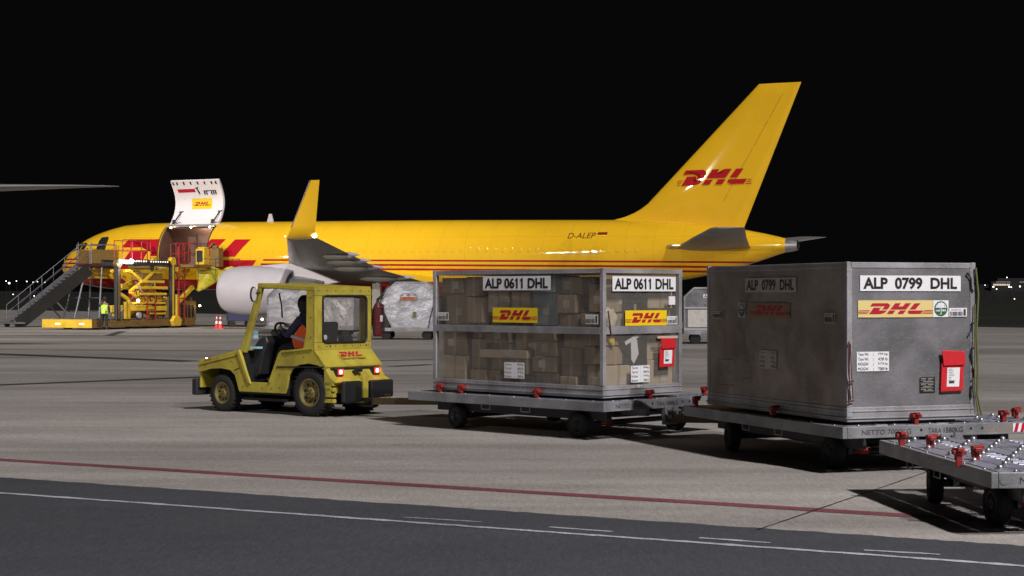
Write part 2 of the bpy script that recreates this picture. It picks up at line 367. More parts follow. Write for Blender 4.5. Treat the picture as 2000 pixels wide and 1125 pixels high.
# ------------------------------------------------------------------ figures (skin modifier, baked to a mesh)
def skin(name, pts, edges, mat_, parent, sub=2, rootv=0):
    me = bpy.data.meshes.new(name); me.from_pydata([p[:3] for p in pts], edges, [])
    o = bpy.data.objects.new(name, me); COL.objects.link(o)
    m = o.modifiers.new('skin', 'SKIN'); m.use_smooth_shade = True
    for i, p in enumerate(pts):
        r = p[3]; me.skin_vertices[0].data[i].radius = (r, p[4] if len(p) > 4 else r); me.skin_vertices[0].data[i].use_root = (i == rootv)
    s_ = o.modifiers.new('sub', 'SUBSURF'); s_.levels = sub; s_.render_levels = sub
    bpy.context.view_layer.update()
    nm = bpy.data.meshes.new_from_object(o.evaluated_get(bpy.context.evaluated_depsgraph_get()))
    nm.name = name
    bpy.data.objects.remove(o); bpy.data.meshes.remove(me)
    nm.materials.clear(); nm.materials.append(MT[mat_])
    for p in nm.polygons: p.use_smooth = True
    o = bpy.data.objects.new(name, nm); COL.objects.link(o)
    if parent: o.parent = parent
    return o
def hand(pts, edges, wrist, d, side, nrm):
    """adds palm and five fingers after vertex index wrist; d = direction of fingers, side = thumb side, nrm = curl direction"""
    W = V(pts[wrist][:3]); d = V(d).normalized(); sd = V(side).normalized(); c = V(nrm).normalized()
    p = W + d * .05; pts.append((*p, .030, .018)); a = len(pts) - 1; edges.append((wrist, a))
    p2 = W + d * .085; pts.append((*p2, .030, .014)); b = len(pts) - 1; edges.append((a, b))
    for k, (o, L) in enumerate(((.027, .068), (.009, .076), (-.009, .071), (-.027, .056))):
        q = p2 + sd * o + d * .01
        pts.append((*q, .009)); e = len(pts) - 1; edges.append((b, e))
        q2 = q + d * L * .45 + c * L * .2; pts.append((*q2, .008)); edges.append((e, e + 1))
        q3 = q2 + d * L * .15 + c * L * .4; pts.append((*q3, .007)); edges.append((e + 1, e + 2))
    q = W + d * .035 + sd * .032; pts.append((*q, .010)); e = len(pts) - 1; edges.append((a, e))
    q2 = q + d * .028 + sd * .018 + c * .012; pts.append((*q2, .009)); edges.append((e, e + 1))
    q3 = q2 + d * .022 + c * .016; pts.append((*q3, .008)); edges.append((e + 1, e + 2))

# ------------------------------------------------------------------ setting
def sheet(name, pts, z, m, kind='structure', label=None):
    b = MB(); b.add([(x, y, z) for x, y in pts], [tuple(range(len(pts)))]); o = b.build(name, m); tag(o, kind=kind)
    return o
sheet('ground', [(-3500, -200), (3500, -200), (3500, 4500), (-3500, 4500)], -.02, 'grass_unlit')
sheet('apron', [(-300, -150), (400, -150), (400, 60), (60, 60.5), (29, 99.8), (-24, 167), (-67, 229), (-100, 272), (-300, 272)], 0, 'concrete')
# asphalt road: rough edge against the concrete
def gx(px, py):
    D = 3400 * 1.82 / (py - 578); return ((px - 1000) / 3400 * D, D)
A0, A1 = V(gx(0, 933)), V(gx(2000, 1067)); ad = (A1 - A0).normalized(); an = V((ad.y, -ad.x))
edge = []
t = -60.
while t < 70:
    p = A0 + ad * t + an * random.uniform(-.03, .012); edge.append((p.x, p.y)); t += random.uniform(.04, .16) if -2 < t < 14 else 2
sheet('road', [tuple(A0 + ad * -60 + an * 60)] + edge + [tuple(A0 + ad * 70 + an * 60)], .004, 'asphalt')
def stripe(name, a, b, wid, z, m, wob=.004, jag=True):
    a, b = V(a), V(b); d = (b - a).normalized(); nn = V((d.y, -d.x)); L = (b - a).length; n = max(2, int(L / .12)) if L < 60 else 60
    l1, l2 = [], []
    for k in range(n + 1):
        p = a + d * L * k / n
        l1.append(tuple(p + nn * (wid / 2 + random.uniform(-wob, wob)))); l2.append(tuple(p - nn * (wid / 2 + random.uniform(-wob, wob))))
    bb = MB()
    bb.add([(x, y, z) for x, y in l1] + [(x, y, z) for x, y in l2], [(k, k + 1, n + 2 + k, n + 1 + k) for k in range(n)])
    return tag(bb.build(name, m), kind='structure')
r0, r1 = V(gx(0, 898)), V(gx(1766, 1007)); rd = (r1 - r0).normalized()
stripe('red_ground_line', r0 - rd * 25, r1 + rd * 30, .215, .004, 'red_paint', .012)
w0, w1 = V(gx(0, 964)), V(gx(2000, 1107)); wd = (w1 - w0).normalized()
stripe('white_road_line', w0 - wd * 20, w1 + wd * 20, .075, .008, 'white_paint', .014)
for (x0, y0, x1, y1, mm) in ((790, 1012, 940, 1021, 'faded_paint'), (1072, 1031, 1196, 1040, 'white_paint'), (1367, 1052, 1505, 1062, 'white_paint'), (1688, 1076, 1836, 1085, 'white_paint')):
    stripe('short_road_dash', gx(x0, y0), gx(x1, y1), .05, .008, mm, .012)
stripe('tar_joint', gx(1478, 1036), gx(1840, 912), .018, .004, 'tar', .005)
for pts_, wd_ in (([(-200, 760), (405, 736)], .50), ([(-100, 688), (380, 706)], .9), ([(760, 716), (846, 712)], .5), ([(735, 705), (846, 702)], .35), ([(212, 656), (240, 647)], .45)):
    a_, b_ = V(gx(*pts_[0])), V(gx(*pts_[1])); stripe('tar_joint', a_, b_, wd_, .003, 'tar', .012)
for (x0, y0, x1, y1, wd_) in ((-400, 680, 560, 686, 1.3), (-300, 652, 330, 657, 1.0), (-200, 646, 200, 650, .5), (-100, 659, 250, 660, .6)):
    stripe('rubber_mark', gx(x0, y0), gx(x1, y1), wd_, .0025, 'tyre_mark', .12)
# distant ridge
hb = MB(); pts = []
for k in range(41):
    x = -1500 + k * 75; h = 4 + 5 * math.sin(k * .7) ** 2 + (9 if x > 350 else 0) + 2 * math.sin(k * 2.1)
    pts.append((x, h))
hb.add([(x, 2050, -.1) for x, h in pts] + [(x, 2120, h) for x, h in pts] + [(x, 2400, h) for x, h in pts] + [(x, 2500, -.1) for x, h in pts],
       [(r_ * 41 + k, r_ * 41 + k + 1, (r_ + 1) * 41 + k + 1, (r_ + 1) * 41 + k) for r_ in range(3) for k in range(40)])
tag(hb.build('hills', 'hill'), kind='structure')
# ================================================================== cargo aircraft
# local frame: x from nose to tail, +y away from the photographer (port side is -y), z up
PLANE = root('cargo_aircraft', (-28.2, 109.6, 0), R(-25), 'long yellow cargo jet with red lettering, upward tilted wing tip and raised white cargo door', 'aircraft')
FST = [  # x, top, bottom, half width
 (0, 3.72, 3.48, .12), (.15, 3.98, 3.24, .36), (.4, 4.22, 3.02, .62), (1.0, 4.72, 2.74, 1.0), (1.6, 5.12, 2.56, 1.27), (2.3, 5.46, 2.42, 1.48), (3.0, 5.72, 2.32, 1.63), (4.0, 5.98, 2.23, 1.77),
 (5.0, 6.17, 2.19, 1.84), (6.88, 6.27, 2.18, 1.88), (8.3, 6.27, 2.18, 1.88), (8.62, 6.27, 2.18, 1.88), (12.1, 6.25, 2.17, 1.88), (12.5, 6.25, 2.17, 1.88), (16, 6.21, 2.14, 1.88), (20, 6.17, 2.1, 1.88), (24, 6.13, 2.08, 1.88), (28, 6.08, 2.04, 1.88),
 (31, 6.03, 2.02, 1.88), (34, 5.98, 2.08, 1.86), (37.2, 5.92, 2.25, 1.72), (39.85, 5.79, 2.5, 1.45), (41.5, 5.66, 2.73, 1.25), (43, 5.5, 3.0, 1.02), (44.4, 5.3, 3.34, .8), (45.6, 5.06, 3.72, .58), (46.3, 4.9, 3.95, .46), (46.75, 4.78, 4.08, .38)]
def fdim(x):
    for a, b in zip(FST, FST[1:]):
        if a[0] <= x <= b[0]:
            t = (x - a[0]) / (b[0] - a[0]); return [p + (q - p) * t for p, q in zip(a[1:], b[1:])]
    return FST[-1][1:] if x > 1 else FST[0][1:]
def fsurf(x, z, e=.012, sgn=-1):
    tp, bt, hw = fdim(x); c = (tp + bt) / 2; h = (tp - bt) / 2; q = max(-.999, min(.999, (z - c) / h))
    return V((x, sgn * (hw * math.sqrt(1 - q * q) + e), z))
NS = 48
def fring(x, tp, bt, hw, k=1.):
    c = (tp + bt) / 2; h = (tp - bt) / 2 * k
    return [V((x, -hw * k * math.cos(2 * math.pi * i / NS), c + h * math.sin(2 * math.pi * i / NS))) for i in range(NS)]
# the hole of the main deck cargo door: stations 8.62..12.1, angles from just below the crown to the floor line (port side)
i0 = [s[0] for s in FST].index(8.62)
def hole(i, k):
    a = 360 * (k + .5) / NS; return i == i0 and (a < 62 or a > 345)
b = MB(); b.loft([fring(*s) for s in FST], skip=hole)
fus = b.build('fuselage', 'plane_yellow', PLANE)
# livery of the fuselage: red belly and red speed lines are painted by height
m = MT['plane_yellow'].copy(); m.name = 'fuselage_paint'; MT['fuselage_paint'] = m; fus.data.materials[0] = m
n = m.node_tree.nodes; l = m.node_tree.links; p = n['Principled BSDF']; tc = n.new('ShaderNodeTexCoord'); sp = n.new('ShaderNodeSeparateXYZ'); l.new(tc.outputs['Object'], sp.inputs[0])
def mth(op, a, b=None, c=None):
    x = n.new('ShaderNodeMath'); x.operation = op
    for i, q in enumerate((a, b, c)):
        if q is None: continue
        if isinstance(q, (int, float)): x.inputs[i].default_value = q
        else: l.new(q, x.inputs[i])
    return x.outputs[0]
zz = mth('MULTIPLY_ADD', sp.outputs[0], .0122, sp.outputs[2])      # height above the slightly nose-high waterline
def band(lo, hi): return mth('MULTIPLY', mth('GREATER_THAN', zz, lo), mth('LESS_THAN', zz, hi))
def xr(a, b_): return mth('MULTIPLY', mth('GREATER_THAN', sp.outputs[0], a), mth('LESS_THAN', sp.outputs[0], b_))
ln = mth('ADD', mth('ADD', band(4.055, 4.155), band(3.80, 3.91)), band(3.56, 3.67))
slant = mth('MULTIPLY_ADD', sp.outputs[2], -.8, sp.outputs[0])     # ends of the lines are slanted like the letters
def sr(a, b_): return mth('MULTIPLY', mth('GREATER_THAN', slant, a), mth('LESS_THAN', slant, b_))
ln = mth('MULTIPLY', ln, mth('ADD', mth('ADD', xr(-1, 3.2), mth('LESS_THAN', slant, 2.4)), mth('ADD', sr(12.9, 14.9), sr(15.25, 60))))
red = mth('MINIMUM', mth('ADD', mth('MINIMUM', ln, 1), mth('LESS_THAN', zz, 2.93)), 1)
src = p.inputs['Base Color'].links[0].from_socket
jn = mth('LESS_THAN', mth('MODULO', mth('ADD', sp.outputs[0], .35), 1.55), .035)      # skin joints every frame bay
jn = mth('MAXIMUM', jn, mth('MULTIPLY', mth('GREATER_THAN', zz, 5.42), mth('LESS_THAN', zz, 5.45)))
jm = n.new('ShaderNodeMix'); jm.data_type = 'RGBA'; l.new(mth('MULTIPLY', jn, .2), jm.inputs[0]); l.new(src, jm.inputs[6]); jm.inputs[7].default_value = (.30, .18, .01, 1); src = jm.outputs[2]
mx = n.new('ShaderNodeMix'); mx.data_type = 'RGBA'; l.new(red, mx.inputs[0]); l.new(src, mx.inputs[6]); mx.inputs[7].default_value = (.33, .012, .015, 1); l.new(mx.outputs[2], p.inputs['Base Color'])

def decal(name, polys, m_, parent, surf, dx=.4, dz=.12):
    """2-D polygons (x, z) cut into strips and laid on a curved surface"""
    bm = bmesh.new()
    for pl in polys:
        f = bm.faces.new([bm.verts.new((x, 0, z)) for x, z in pl]); 
    bmesh.ops.triangulate(bm, faces=bm.faces[:])
    xs = [v.co.x for v in bm.verts]; zs = [v.co.z for v in bm.verts]
    for lo, hi, d, no in ((min(xs), max(xs), dx, (1, 0, 0)), (min(zs), max(zs), dz, (0, 0, 1))):
        q = lo + d
        while q < hi:
            bmesh.ops.bisect_plane(bm, geom=bm.verts[:] + bm.edges[:] + bm.faces[:], plane_co=V(no) * q, plane_no=no); q += d
    for v in bm.verts: v.co = surf(v.co.x, v.co.z)
    me = bpy.data.meshes.new(name); bm.to_mesh(me); bm.free(); me.materials.append(MT[m_])
    for p_ in me.polygons: p_.use_smooth = True
    o = bpy.data.objects.new(name, me); COL.objects.link(o); o.parent = parent; return o
def logo_polys(x0, z0, wx, hz, bottom_slope=0.):
    return [[(x0 + x * wx, z0 + y * hz + bottom_slope * x * wx) for x, y in p] for p in LOGO]
# main letters; the part of each letter that lies on the open door is missing with it
def cutx(polys, a, b_):
    out = []
    bm = bmesh.new()
    for pl in polys: bm.faces.new([bm.verts.new((x, 0, z)) for x, z in pl])
    for q in (a, b_): bmesh.ops.bisect_plane(bm, geom=bm.verts[:] + bm.edges[:] + bm.faces[:], plane_co=V((q, 0, 0)), plane_no=(1, 0, 0))
    for f in bm.faces:
        c = f.calc_center_bounds()
        if not (a < c.x < b_): out.append([(v.co.x, v.co.z) for v in f.verts])
    bm.free(); return out
decal('company_name', cutx(logo_polys(5.62, 3.46, 2.24, 1.80, -.012), 8.58, 12.14), 'plane_red', fus, fsurf)
# registration, flag and small print
def flat_on_fus(txt, x0, x1, z0, z1, shear=0.):
    vs, fs = text_mesh(txt, shear, 0.); xs = [q[0] for q in vs]; ys = [q[1] for q in vs]
    a, b_, c, d = min(xs), max(xs), min(ys), max(ys)
    bb = MB(); bb.add([fsurf(x0 + (q[0] - a) / (b_ - a) * (x1 - x0), z0 + (q[1] - c) / (d - c) * (z1 - z0)) for q in vs], fs); return bb
flat_on_fus('D-ALEP', 35.15, 36.72, 4.90, 5.20, .15).build('registration', 'registration_ink', fus)
for nm, (a, b_), mm in (('flag_band', (5.14, 5.21), 'black'), ('flag_band', (5.06, 5.14), 'plane_red'), ('flag_band', (5.0, 5.06), 'label_yellow')):
    decal(nm, [[(36.82, a), (37.36, a), (37.36, b_), (36.82, b_)]], mm, fus, fsurf)
flat_on_fus('OPERATED BY EUROPEAN AIR TRANSPORT', 35.2, 37.1, 4.02, 4.09, .2).build('small_print', 'plane_white', fus)
# window plugs: a faint row of raised ovals
b = MB()
for k in range(46):
    x = 16.2 + k * .508
    z = 4.62 - x * .0122 + .1
    c = [fsurf(x + .11 * math.cos(t * math.pi / 5), z + .16 * math.sin(t * math.pi / 5), .004) for t in range(10)]
    c2 = [fsurf(x + .09 * math.cos(t * math.pi / 5), z + .135 * math.sin(t * math.pi / 5), .022) for t in range(10)]
    b.loft([c, c2], cap=(False, True), smooth=True)
b.build('window_plug_row', 'plane_yellow', fus)
# cockpit windows
for pl in ([(1.75, 4.62), (2.25, 4.66), (2.42, 5.12), (2.05, 5.08)], [(2.32, 4.66), (2.75, 4.68), (2.85, 5.06), (2.5, 5.12)], [(1.25, 4.55), (1.68, 4.6), (1.95, 5.02), (1.6, 4.92)]):
    decal('cockpit_window', [pl], 'glass_dark', fus, fsurf, .15)
# entry door: flat black patch painted as the dark of the open doorway
decal('doorway', [[(3.85, 3.95), (4.55, 3.95), (4.62, 5.3), (4.5, 5.45), (3.95, 5.42), (3.85, 5.2)]], 'black', fus, fsurf, .2)
# cargo hold behind the opening
b = MB()
rr = lambda x, k: [V((x, -1.80 * k * math.cos(2 * math.pi * i / NS), 4.22 + 1.96 * k * math.sin(2 * math.pi * i / NS))) for i in range(NS)]
b.loft([rr(7.2, .97), rr(8.6, .97), rr(12.12, .97), rr(13.6, .97)], skip=lambda i, k: i == 1 and (360 * (k + .5) / NS < 62 or 360 * (k + .5) / NS > 345))
b.box(7.3, 13.5, -1.75, 1.75, 3.60, 3.68)
hold = b.build('hold_lining', 'hold_brown', PLANE)
b = MB()
for x in (9.2, 10.4, 11.5): b.box(x, x + .05, 1.2, 1.26, 3.7, 5.9)
for z in (4.3, 5.0): b.box(8.8, 12.0, 1.18, 1.2, z, z + .05)
b.ball((10.6, 1.3, 5.5), .16); b.build('hold_netting', 'dark_metal', PLANE)
lamp('hold_lamp', 'POINT', (-28.2 + 10.3 * .9063 + .4226 * .2, 109.6 - 10.3 * .4226 + .9063 * .2, 5.7), (0, 0, 0), 90, (1, .85, .72), .15)
# door surround
b = MB()
fr = []
for k in range(-3, 9):
    a = math.radians(k * 7.5); fr.append((a,))
for x in (8.55, 12.12):
    ring = [V((x + dx, -(1.88 + dy) * math.cos(a[0]), 4.215 + (2.035 + dy) * math.sin(a[0]))) for a in fr for dx, dy in ((0, 0),)]
    for p0, p1 in zip(ring, ring[1:]): b.bar(p0, p1, .09, .05, up=(1, 0, 0))
b.build('door_surround', 'dark_metal', PLANE)
# raised cargo door leaf
def leaf_pt(x, t, e):   # t 0 hinge .. 1 tip; concave side faces the photographer
    z = 6.02 + 2.72 * t; y = -.80 + .62 * math.sin(math.pi * min(1, max(0, t))) * .95 + .12 * t
    dz, dy = 2.72, .62 * math.pi * math.cos(math.pi * t) + .12; L = math.hypot(dz, dy)
    return V((x, y + e * dz / L, z - e * dy / L))
b = MB(); N = 18
inn = [leaf_pt(0, k / N, 0) for k in range(N + 1)]; outr = [leaf_pt(0, k / N, .14) for k in range(N + 1)]
prof = inn + outr[::-1]
b.loft([[V((8.62, p_.y, p_.z)) for p_ in prof], [V((12.08, p_.y, p_.z)) for p_ in prof]], smooth=False)
leaf = b.build('cargo_door', 'door_white', PLANE)
b = MB()
for k in range(N):
    for x in (12.09,):
        b.bar(outr[k] + V((x, 0, 0)), outr[k + 1] + V((x, 0, 0)), .05, .05, up=(1, 0, 0))
b.build('door_seal', 'bare_metal', leaf)
for x in (8.78, 9.05, 9.55, 10.05, 10.55, 11.05, 11.55, 11.85):
    b = MB(); b.bar(leaf_pt(x, .985, -.03), leaf_pt(x + .03, .93, -.05), .06, .06); b.build('latch', 'dark_metal', leaf)
b = MB(); b.mi = 0
def leafquad(bb, x0, x1, t0, t1, e, mi=None, n=6):
    for k in range(n):
        ta, tb = t0 + (t1 - t0) * k / n, t0 + (t1 - t0) * (k + 1) / n
        bb.add([leaf_pt(x0, ta, -e), leaf_pt(x1, ta, -e), leaf_pt(x1, tb, -e), leaf_pt(x0, tb, -e)], [(0, 1, 2, 3)], mi=mi)
leafquad(b, 9.85, 11.3, .385, .62, .006, 0)
for pl in LOGO:
    c = [(10.05 + x * .232, .455 + y * .085) for x, y in pl]
    b.add([leaf_pt(x, t, -.012) for x, t in c], [tuple(range(len(c)))], mi=1)
for a_, c_, y_ in lines_of((.5, .5), 1, .232): leafquad(b, max(9.87, 10.05 + a_), min(11.28, 10.05 + c_), .455 + y_ * .085, .455 + (y_ + .06) * .085, .012, 1, 1)
b.build('logo_sticker', ['label_yellow', 'label_red'], leaf)
b = MB(); leafquad(b, 8.95, 10.2, .755, .83, .01, 0, 3); b.build('red_placard', 'label_red', leaf)
b = MB(); b.bar(leaf_pt(10.35, .86, -.04), leaf_pt(10.5, .72, -.04), .07, .05); b.bar(leaf_pt(10.28, .85, -.04), leaf_pt(10.5, .86, -.04), .05, .05)
for x in (10.85, 11.0, 11.35, 11.5, 11.65): b.bar(leaf_pt(x, .77, -.03), leaf_pt(x + .02, .70, -.03), .07, .03)
b.box(10.8, 11.7, leaf_pt(11, .77, -.02).y - .04, leaf_pt(11, .77, -.02).y, leaf_pt(11, .77, 0).z, leaf_pt(11, .77, 0).z + .05)
b.build('instruction_marking', 'black', leaf)
for x in (8.95, 11.75):
    b = MB(); b.bar(leaf_pt(x - .1, .12, -.1), leaf_pt(x + .12, .0, -.25), .14, .05); b.bar(leaf_pt(x + .12, .0, -.25), leaf_pt(x + .2, .32, -.04), .06, .05); b.bar(leaf_pt(x + .05, .32, -.04), leaf_pt(x + .35, .33, -.04), .05, .05)
    b.tube([leaf_pt(x - .2, .1, -.1), leaf_pt(x + .3, .02, -.2), leaf_pt(x + .5, .07, -.1)], .02); b.build('door_actuator', 'dark_metal', leaf)
b = MB(); b.bar((8.6, -1.05, 6.0), (12.1, -1.05, 6.0), .1, .1); b.bar((8.7, -.9, 6.08), (12.0, -.9, 6.08), .05, .07); b.build('hinge', 'bare_metal', leaf)
for x in (9.1, 10.55, 11.9): b = MB(); b.ball((x, -1.28, 5.92), .055); b.build('door_light', 'lamp_warm', leaf)
# antennas and crown details
for x, h in ((15.1, .48),):
    b = MB(); z = fdim(x)[0] - .02; b.prism([(x, z), (x + .45, z), (x + .32, z + h), (x + .14, z + h)], lambda u, v, ww: V((u, ww, v)), -.03, .03)
    b.build('antenna', 'plane_white', PLANE)

# ---- aerofoil surfaces
AF = [(0, 0), (.02, .18), (.08, .36), (.2, .48), (.35, .5), (.55, .42), (.75, .26), (.9, .11), (1, .01), (1, -.01), (.9, -.1), (.75, -.22), (.55, -.36), (.35, -.44), (.2, -.42), (.08, -.3), (.02, -.14)]
def foil(le, te, w_, z, t, fn, inc=0.):
    c = te - le; return [fn(le + u * c, w_, z + v * t - inc * u) for u, v in AF]
hz = lambda x, w_, z: V((x, -w_, z))       # port horizontal surface
def wing_le(w_): return 17.9 + (w_ - 2) * .624
def wing_te(w_): return 26.8 if w_ < 7 else 26.8 + (w_ - 7) * .2775
def wing_z(w_): return 3.40 + (w_ - 2) * .0642
def wing_inc(w_): return wing_z(w_) - (2.56 + (w_ - 2) * .1245 if w_ < 6.5 else 3.12 + (w_ - 6.5) * .108)
def build_wing(sg):
    fn = lambda x, w_, z: V((x, -sg * w_, z))
    b = MB(); st = [1.0, 2, 4, 6.5, 7.2, 9, 12, 15, 17.5, 19]
    b.loft([foil(wing_le(q), wing_te(q), q, wing_z(q), (wing_te(q) - wing_le(q)) * (.13 - .0022 * q), fn, wing_inc(q)) for q in st])
    wing = b.build('wing', 'wing_grey', PLANE)
    # leading-edge slats and trailing-edge flaps as separate skins, a touch proud
    def skin_(u0, u1, q0, q1, name, m_, e=.012):
        b = MB(); rows = []
        for q in [q0 + (q1 - q0) * k / 4 for k in range(5)]:
            le, te, z, t = wing_le(q), wing_te(q), wing_z(q), (wing_te(q) - wing_le(q)) * (.13 - .0022 * q); c = te - le; r_ = []
            for k in range(7):
                u = u0 + (u1 - u0) * k / 6
                vv = 0
                for a_, c_ in zip(AF[8:], AF[9:] + [AF[0]]):
                    if c_[0] <= u <= a_[0]: vv = c_[1] + (a_[1] - c_[1]) * ((u - c_[0]) / max(1e-6, a_[0] - c_[0]))
                r_.append(fn(le + u * c, q, z + vv * t - e - wing_inc(q) * u))
            rows.append(r_)
        b.loft(rows, closed=False, cap=(False, False)); b.build(name, m_, wing)
    for q0, q1 in ((8.0, 10.6), (10.65, 13.3), (13.35, 16), (16.05, 18.6)): skin_(.0, .14, q0, q1, 'slat', 'bare_metal')
    for q0, q1 in ((2.2, 6.4), (7.3, 13.2)): skin_(.72, .985, q0, q1, 'flap', 'wing_grey')
    skin_(.74, .985, 13.4, 17.2, 'aileron', 'wing_grey')
    for q, L in ((4.4, 3.4), (8.6, 3.0), (11.2, 2.6), (13.4, 2.1)):
        te = wing_te(q); z = wing_z(q) - wing_inc(q) - .12; b = MB()
        b.loft([[fn(te + .55 - L + L * u, q + r_ * .19 * math.cos(t * math.pi / 5), z + .1 * u + r_ * .2 * math.sin(t * math.pi / 5)) for t in range(10)] for u, r_ in ((0, .05), (.12, .6), (.35, 1), (.6, .95), (.85, .5), (1, .06))])
        f = b.build('flap_fairing', 'wing_grey', wing)
        b = MB(); b.loft([[fn(te + .55 - L + L * u, q + r_ * .195 * math.cos(t * math.pi / 5), z + .1 * u + r_ * .205 * math.sin(t * math.pi / 5)) for t in range(10)] for u, r_ in ((.72, .77), (.85, .5), (1.02, .05))], cap=(False, True)); b.build('fairing_tip', 'plane_white', f)
    b = MB()
    sec = [(28.48, 30.13, 19, 4.49, .14), (28.72, 30.2, 19.28, 4.56, .12), (28.98, 30.3, 19.48, 4.80, .11), (29.15, 30.4, 19.55, 5.05, .10), (30.38, 30.84, 19.95, 7.05, .05)]
    rings = []
    for k, (le, te, w_, z, t) in enumerate(sec):
        ang = (0, 40, 70, 82, 82)[k]; ca, sa = math.cos(R(ang)), math.sin(R(ang))
        rings.append([fn(le + u * (te - le), w_ - v * t * sa, z + v * t * ca) for u, v in AF])
    b.loft(rings); b.build('winglet', 'plane_yellow', wing)
    b = MB(); rings = []
    b.tube([fn(29.1, 19.54, 4.95), fn(30.36, 19.98, 7.03)], .03); b.build('winglet_leading_edge', 'bare_metal', wing)
    b = MB(); b.ball(fn(30.15, 19.25, 4.58), .11); b.build('navigation_light', 'lamp_warm', wing)
    b = MB(); b.ball(fn(28.5, 19.12, 4.56), .05); b.build('navigation_light', 'lamp_dim', wing)
    # engine
    C0 = V((0, 0, 2.12)); ecy = 6.5
    def ering(x, r_, n_=40, cx=0): return [fn(x + .38, ecy + r_ * math.cos(2 * math.pi * k / n_), 2.12 + cx + r_ * math.sin(2 * math.pi * k / n_)) for k in range(n_)]
    e = root('engine', (0, 0, 0)); e.parent = PLANE
    b = MB(); b.loft([ering(16.7, .95), ering(16.48, 1.0), ering(16.33, 1.08), ering(16.40, 1.17), ering(16.7, 1.26), ering(17.3, 1.345), ering(18.2, 1.37), ering(19.2, 1.33), ering(20.1, 1.22), ering(20.75, 1.10), ering(20.72, 1.04), ering(19.6, 1.02)], cap=(False, False)); b.build('fan_cowl', 'plane_white', e)
    b = MB(); b.loft([ering(16.7, .95), ering(17.5, 1.0)], cap=(False, True)); b.build('fan_face', 'black', e)
    b = MB(); b.loft([ering(19.6, 1.02), ering(19.5, .8)], cap=(False, True)); b.build('bypass_duct', 'black', e)
    b = MB(); b.loft([ering(19.8, .82), ering(20.9, .82), ering(22.0, .66), ering(22.7, .54), ering(22.66, .49)], cap=(True, False)); b.build('core_cowl', 'bare_metal', e)
    b = MB(); b.loft([ering(22.4, .4), ering(22.9, .28), ering(23.4, .05)]); b.build('exhaust_cone', 'dark_metal', e)
    # pylon
    py = [(18.3, 3.40), (18.9, 3.48), (20.1, 3.56), (21.15, 3.62), (21.3, 3.50), (23.95, 2.56), (23.1, 2.40), (21.5, 2.62), (20.7, 2.9), (19.5, 3.1)]
    b = MB(); b.prism(py, lambda u, v, ww: fn(u, ecy + ww, v), -.2, .2); b.build('pylon', 'plane_white', wing, bevel=.06)
    return wing
build_wing(1); build_wing(-1)
# wing-to-body fairing
b = MB(); rings = []
for x, r_ in ((14.8, .3), (15.6, .78), (17, 1), (20, 1.04), (24, 1.04), (26.5, 1), (28.5, .8), (30.2, .35)):
    rings.append([V((x, -2.05 * math.cos(t * math.pi / 12) * (.9 + .1 * r_), 2.72 + .98 * r_ * math.sin(t * math.pi / 12) - (.05))) for t in range(24)])
b.loft(rings); b.build('belly_fairing', 'fuselage_paint', PLANE)
# ---- fin
def fle(z): 
    P = [(5.2, 37.0), (5.92, 37.15), (6.05, 37.75), (6.25, 38.3), (6.48, 38.74), (6.75, 39.12), (12.85, 45.29)]
    for a_, c_ in zip(P, P[1:]):
        if z <= c_[0]: return a_[1] + (c_[1] - a_[1]) * (z - a_[0]) / (c_[0] - a_[0])
    return P[-1][1]
fte = lambda z: 44.46 + (z - 5.35) * .411
def fth(z): return .30 * min(1, max(.15, (z - 5.7) / 2 + .3)) * max(.25, 1 - (z - 5) / 11) * 2.6
b = MB(); zs = [5.2, 5.92, 6.05, 6.25, 6.48, 6.75, 7.3, 8, 9, 10.5, 12, 12.7, 12.83]
b.loft([[V((fle(z) + u * (fte(z) - fle(z)), v * fth(z) * (.2 if z > 12.8 else 1), z)) for u, v in AF] for z in zs])
fin = b.build('tail_fin', 'plane_yellow', PLANE)
def finsurf(x, z, e=.045):
    u = (x - fle(z)) / (fte(z) - fle(z)); u = min(.999, max(.001, u)); vv = 0
    for a_, c_ in zip(AF[8:], AF[9:] + [AF[0]]):
        if c_[0] <= u <= a_[0]: vv = c_[1] + (a_[1] - c_[1]) * ((u - c_[0]) / max(1e-6, a_[0] - c_[0]))
    return V((x, vv * fth(z) - e, z))
finlogo = logo_polys(41.12, 7.64, .80, .80, .01)
for a_, c_, y_ in lines_of((.28, .30), 1, .80):
    finlogo.append([(41.12 + a_, 7.64 + y_ * .8), (41.12 + c_, 7.64 + y_ * .8), (41.12 + c_, 7.64 + (y_ + .05) * .8), (41.12 + a_, 7.64 + (y_ + .05) * .8)])
fd = decal('company_name', finlogo, 'plane_red', fin, finsurf, .06, .06)
for p_ in fd.data.polygons: p_.use_smooth = False
b = MB()
for z in (6.8, 8.2, 9.6, 11): b.bar((fle(z) + (fte(z) - fle(z)) * .72, -fth(z) * .25 - .01, z), (fle(z + 1.3) + (fte(z + 1.3) - fle(z + 1.3)) * .72, -fth(z + 1.3) * .25 - .01, z + 1.3), .012, .012)
b.build('rudder_gap', 'loader_brown', fin)
# ---- stabilisers
for sg in (1, -1):
    fn = lambda x, w_, z: V((x, -sg * w_, z)); b = MB()
    b.loft([foil(le, te, q, z, t, fn) for le, te, q, z, t in ((40.6, 45.0, .5, 4.30, .42), (41.3, 45.2, 1.4, 4.38, .40), (43.2, 46.0, 4.5, 4.74, .26), (45.1, 46.85, 7.45, 5.07, .14), (45.5, 46.85, 7.6, 5.09, .08))])
    st = b.build('stabiliser', 'wing_grey', PLANE)
    b = MB(); b.loft([foil(le, te, q, z, t, fn) for le, te, q, z, t in ((40.55, 41.5, 1.25, 4.37, .30), (40.9, 41.7, 1.6, 4.40, .22), (41.2, 41.8, 2.0, 4.44, .1))]); b.build('leading_edge', 'bare_metal', st)
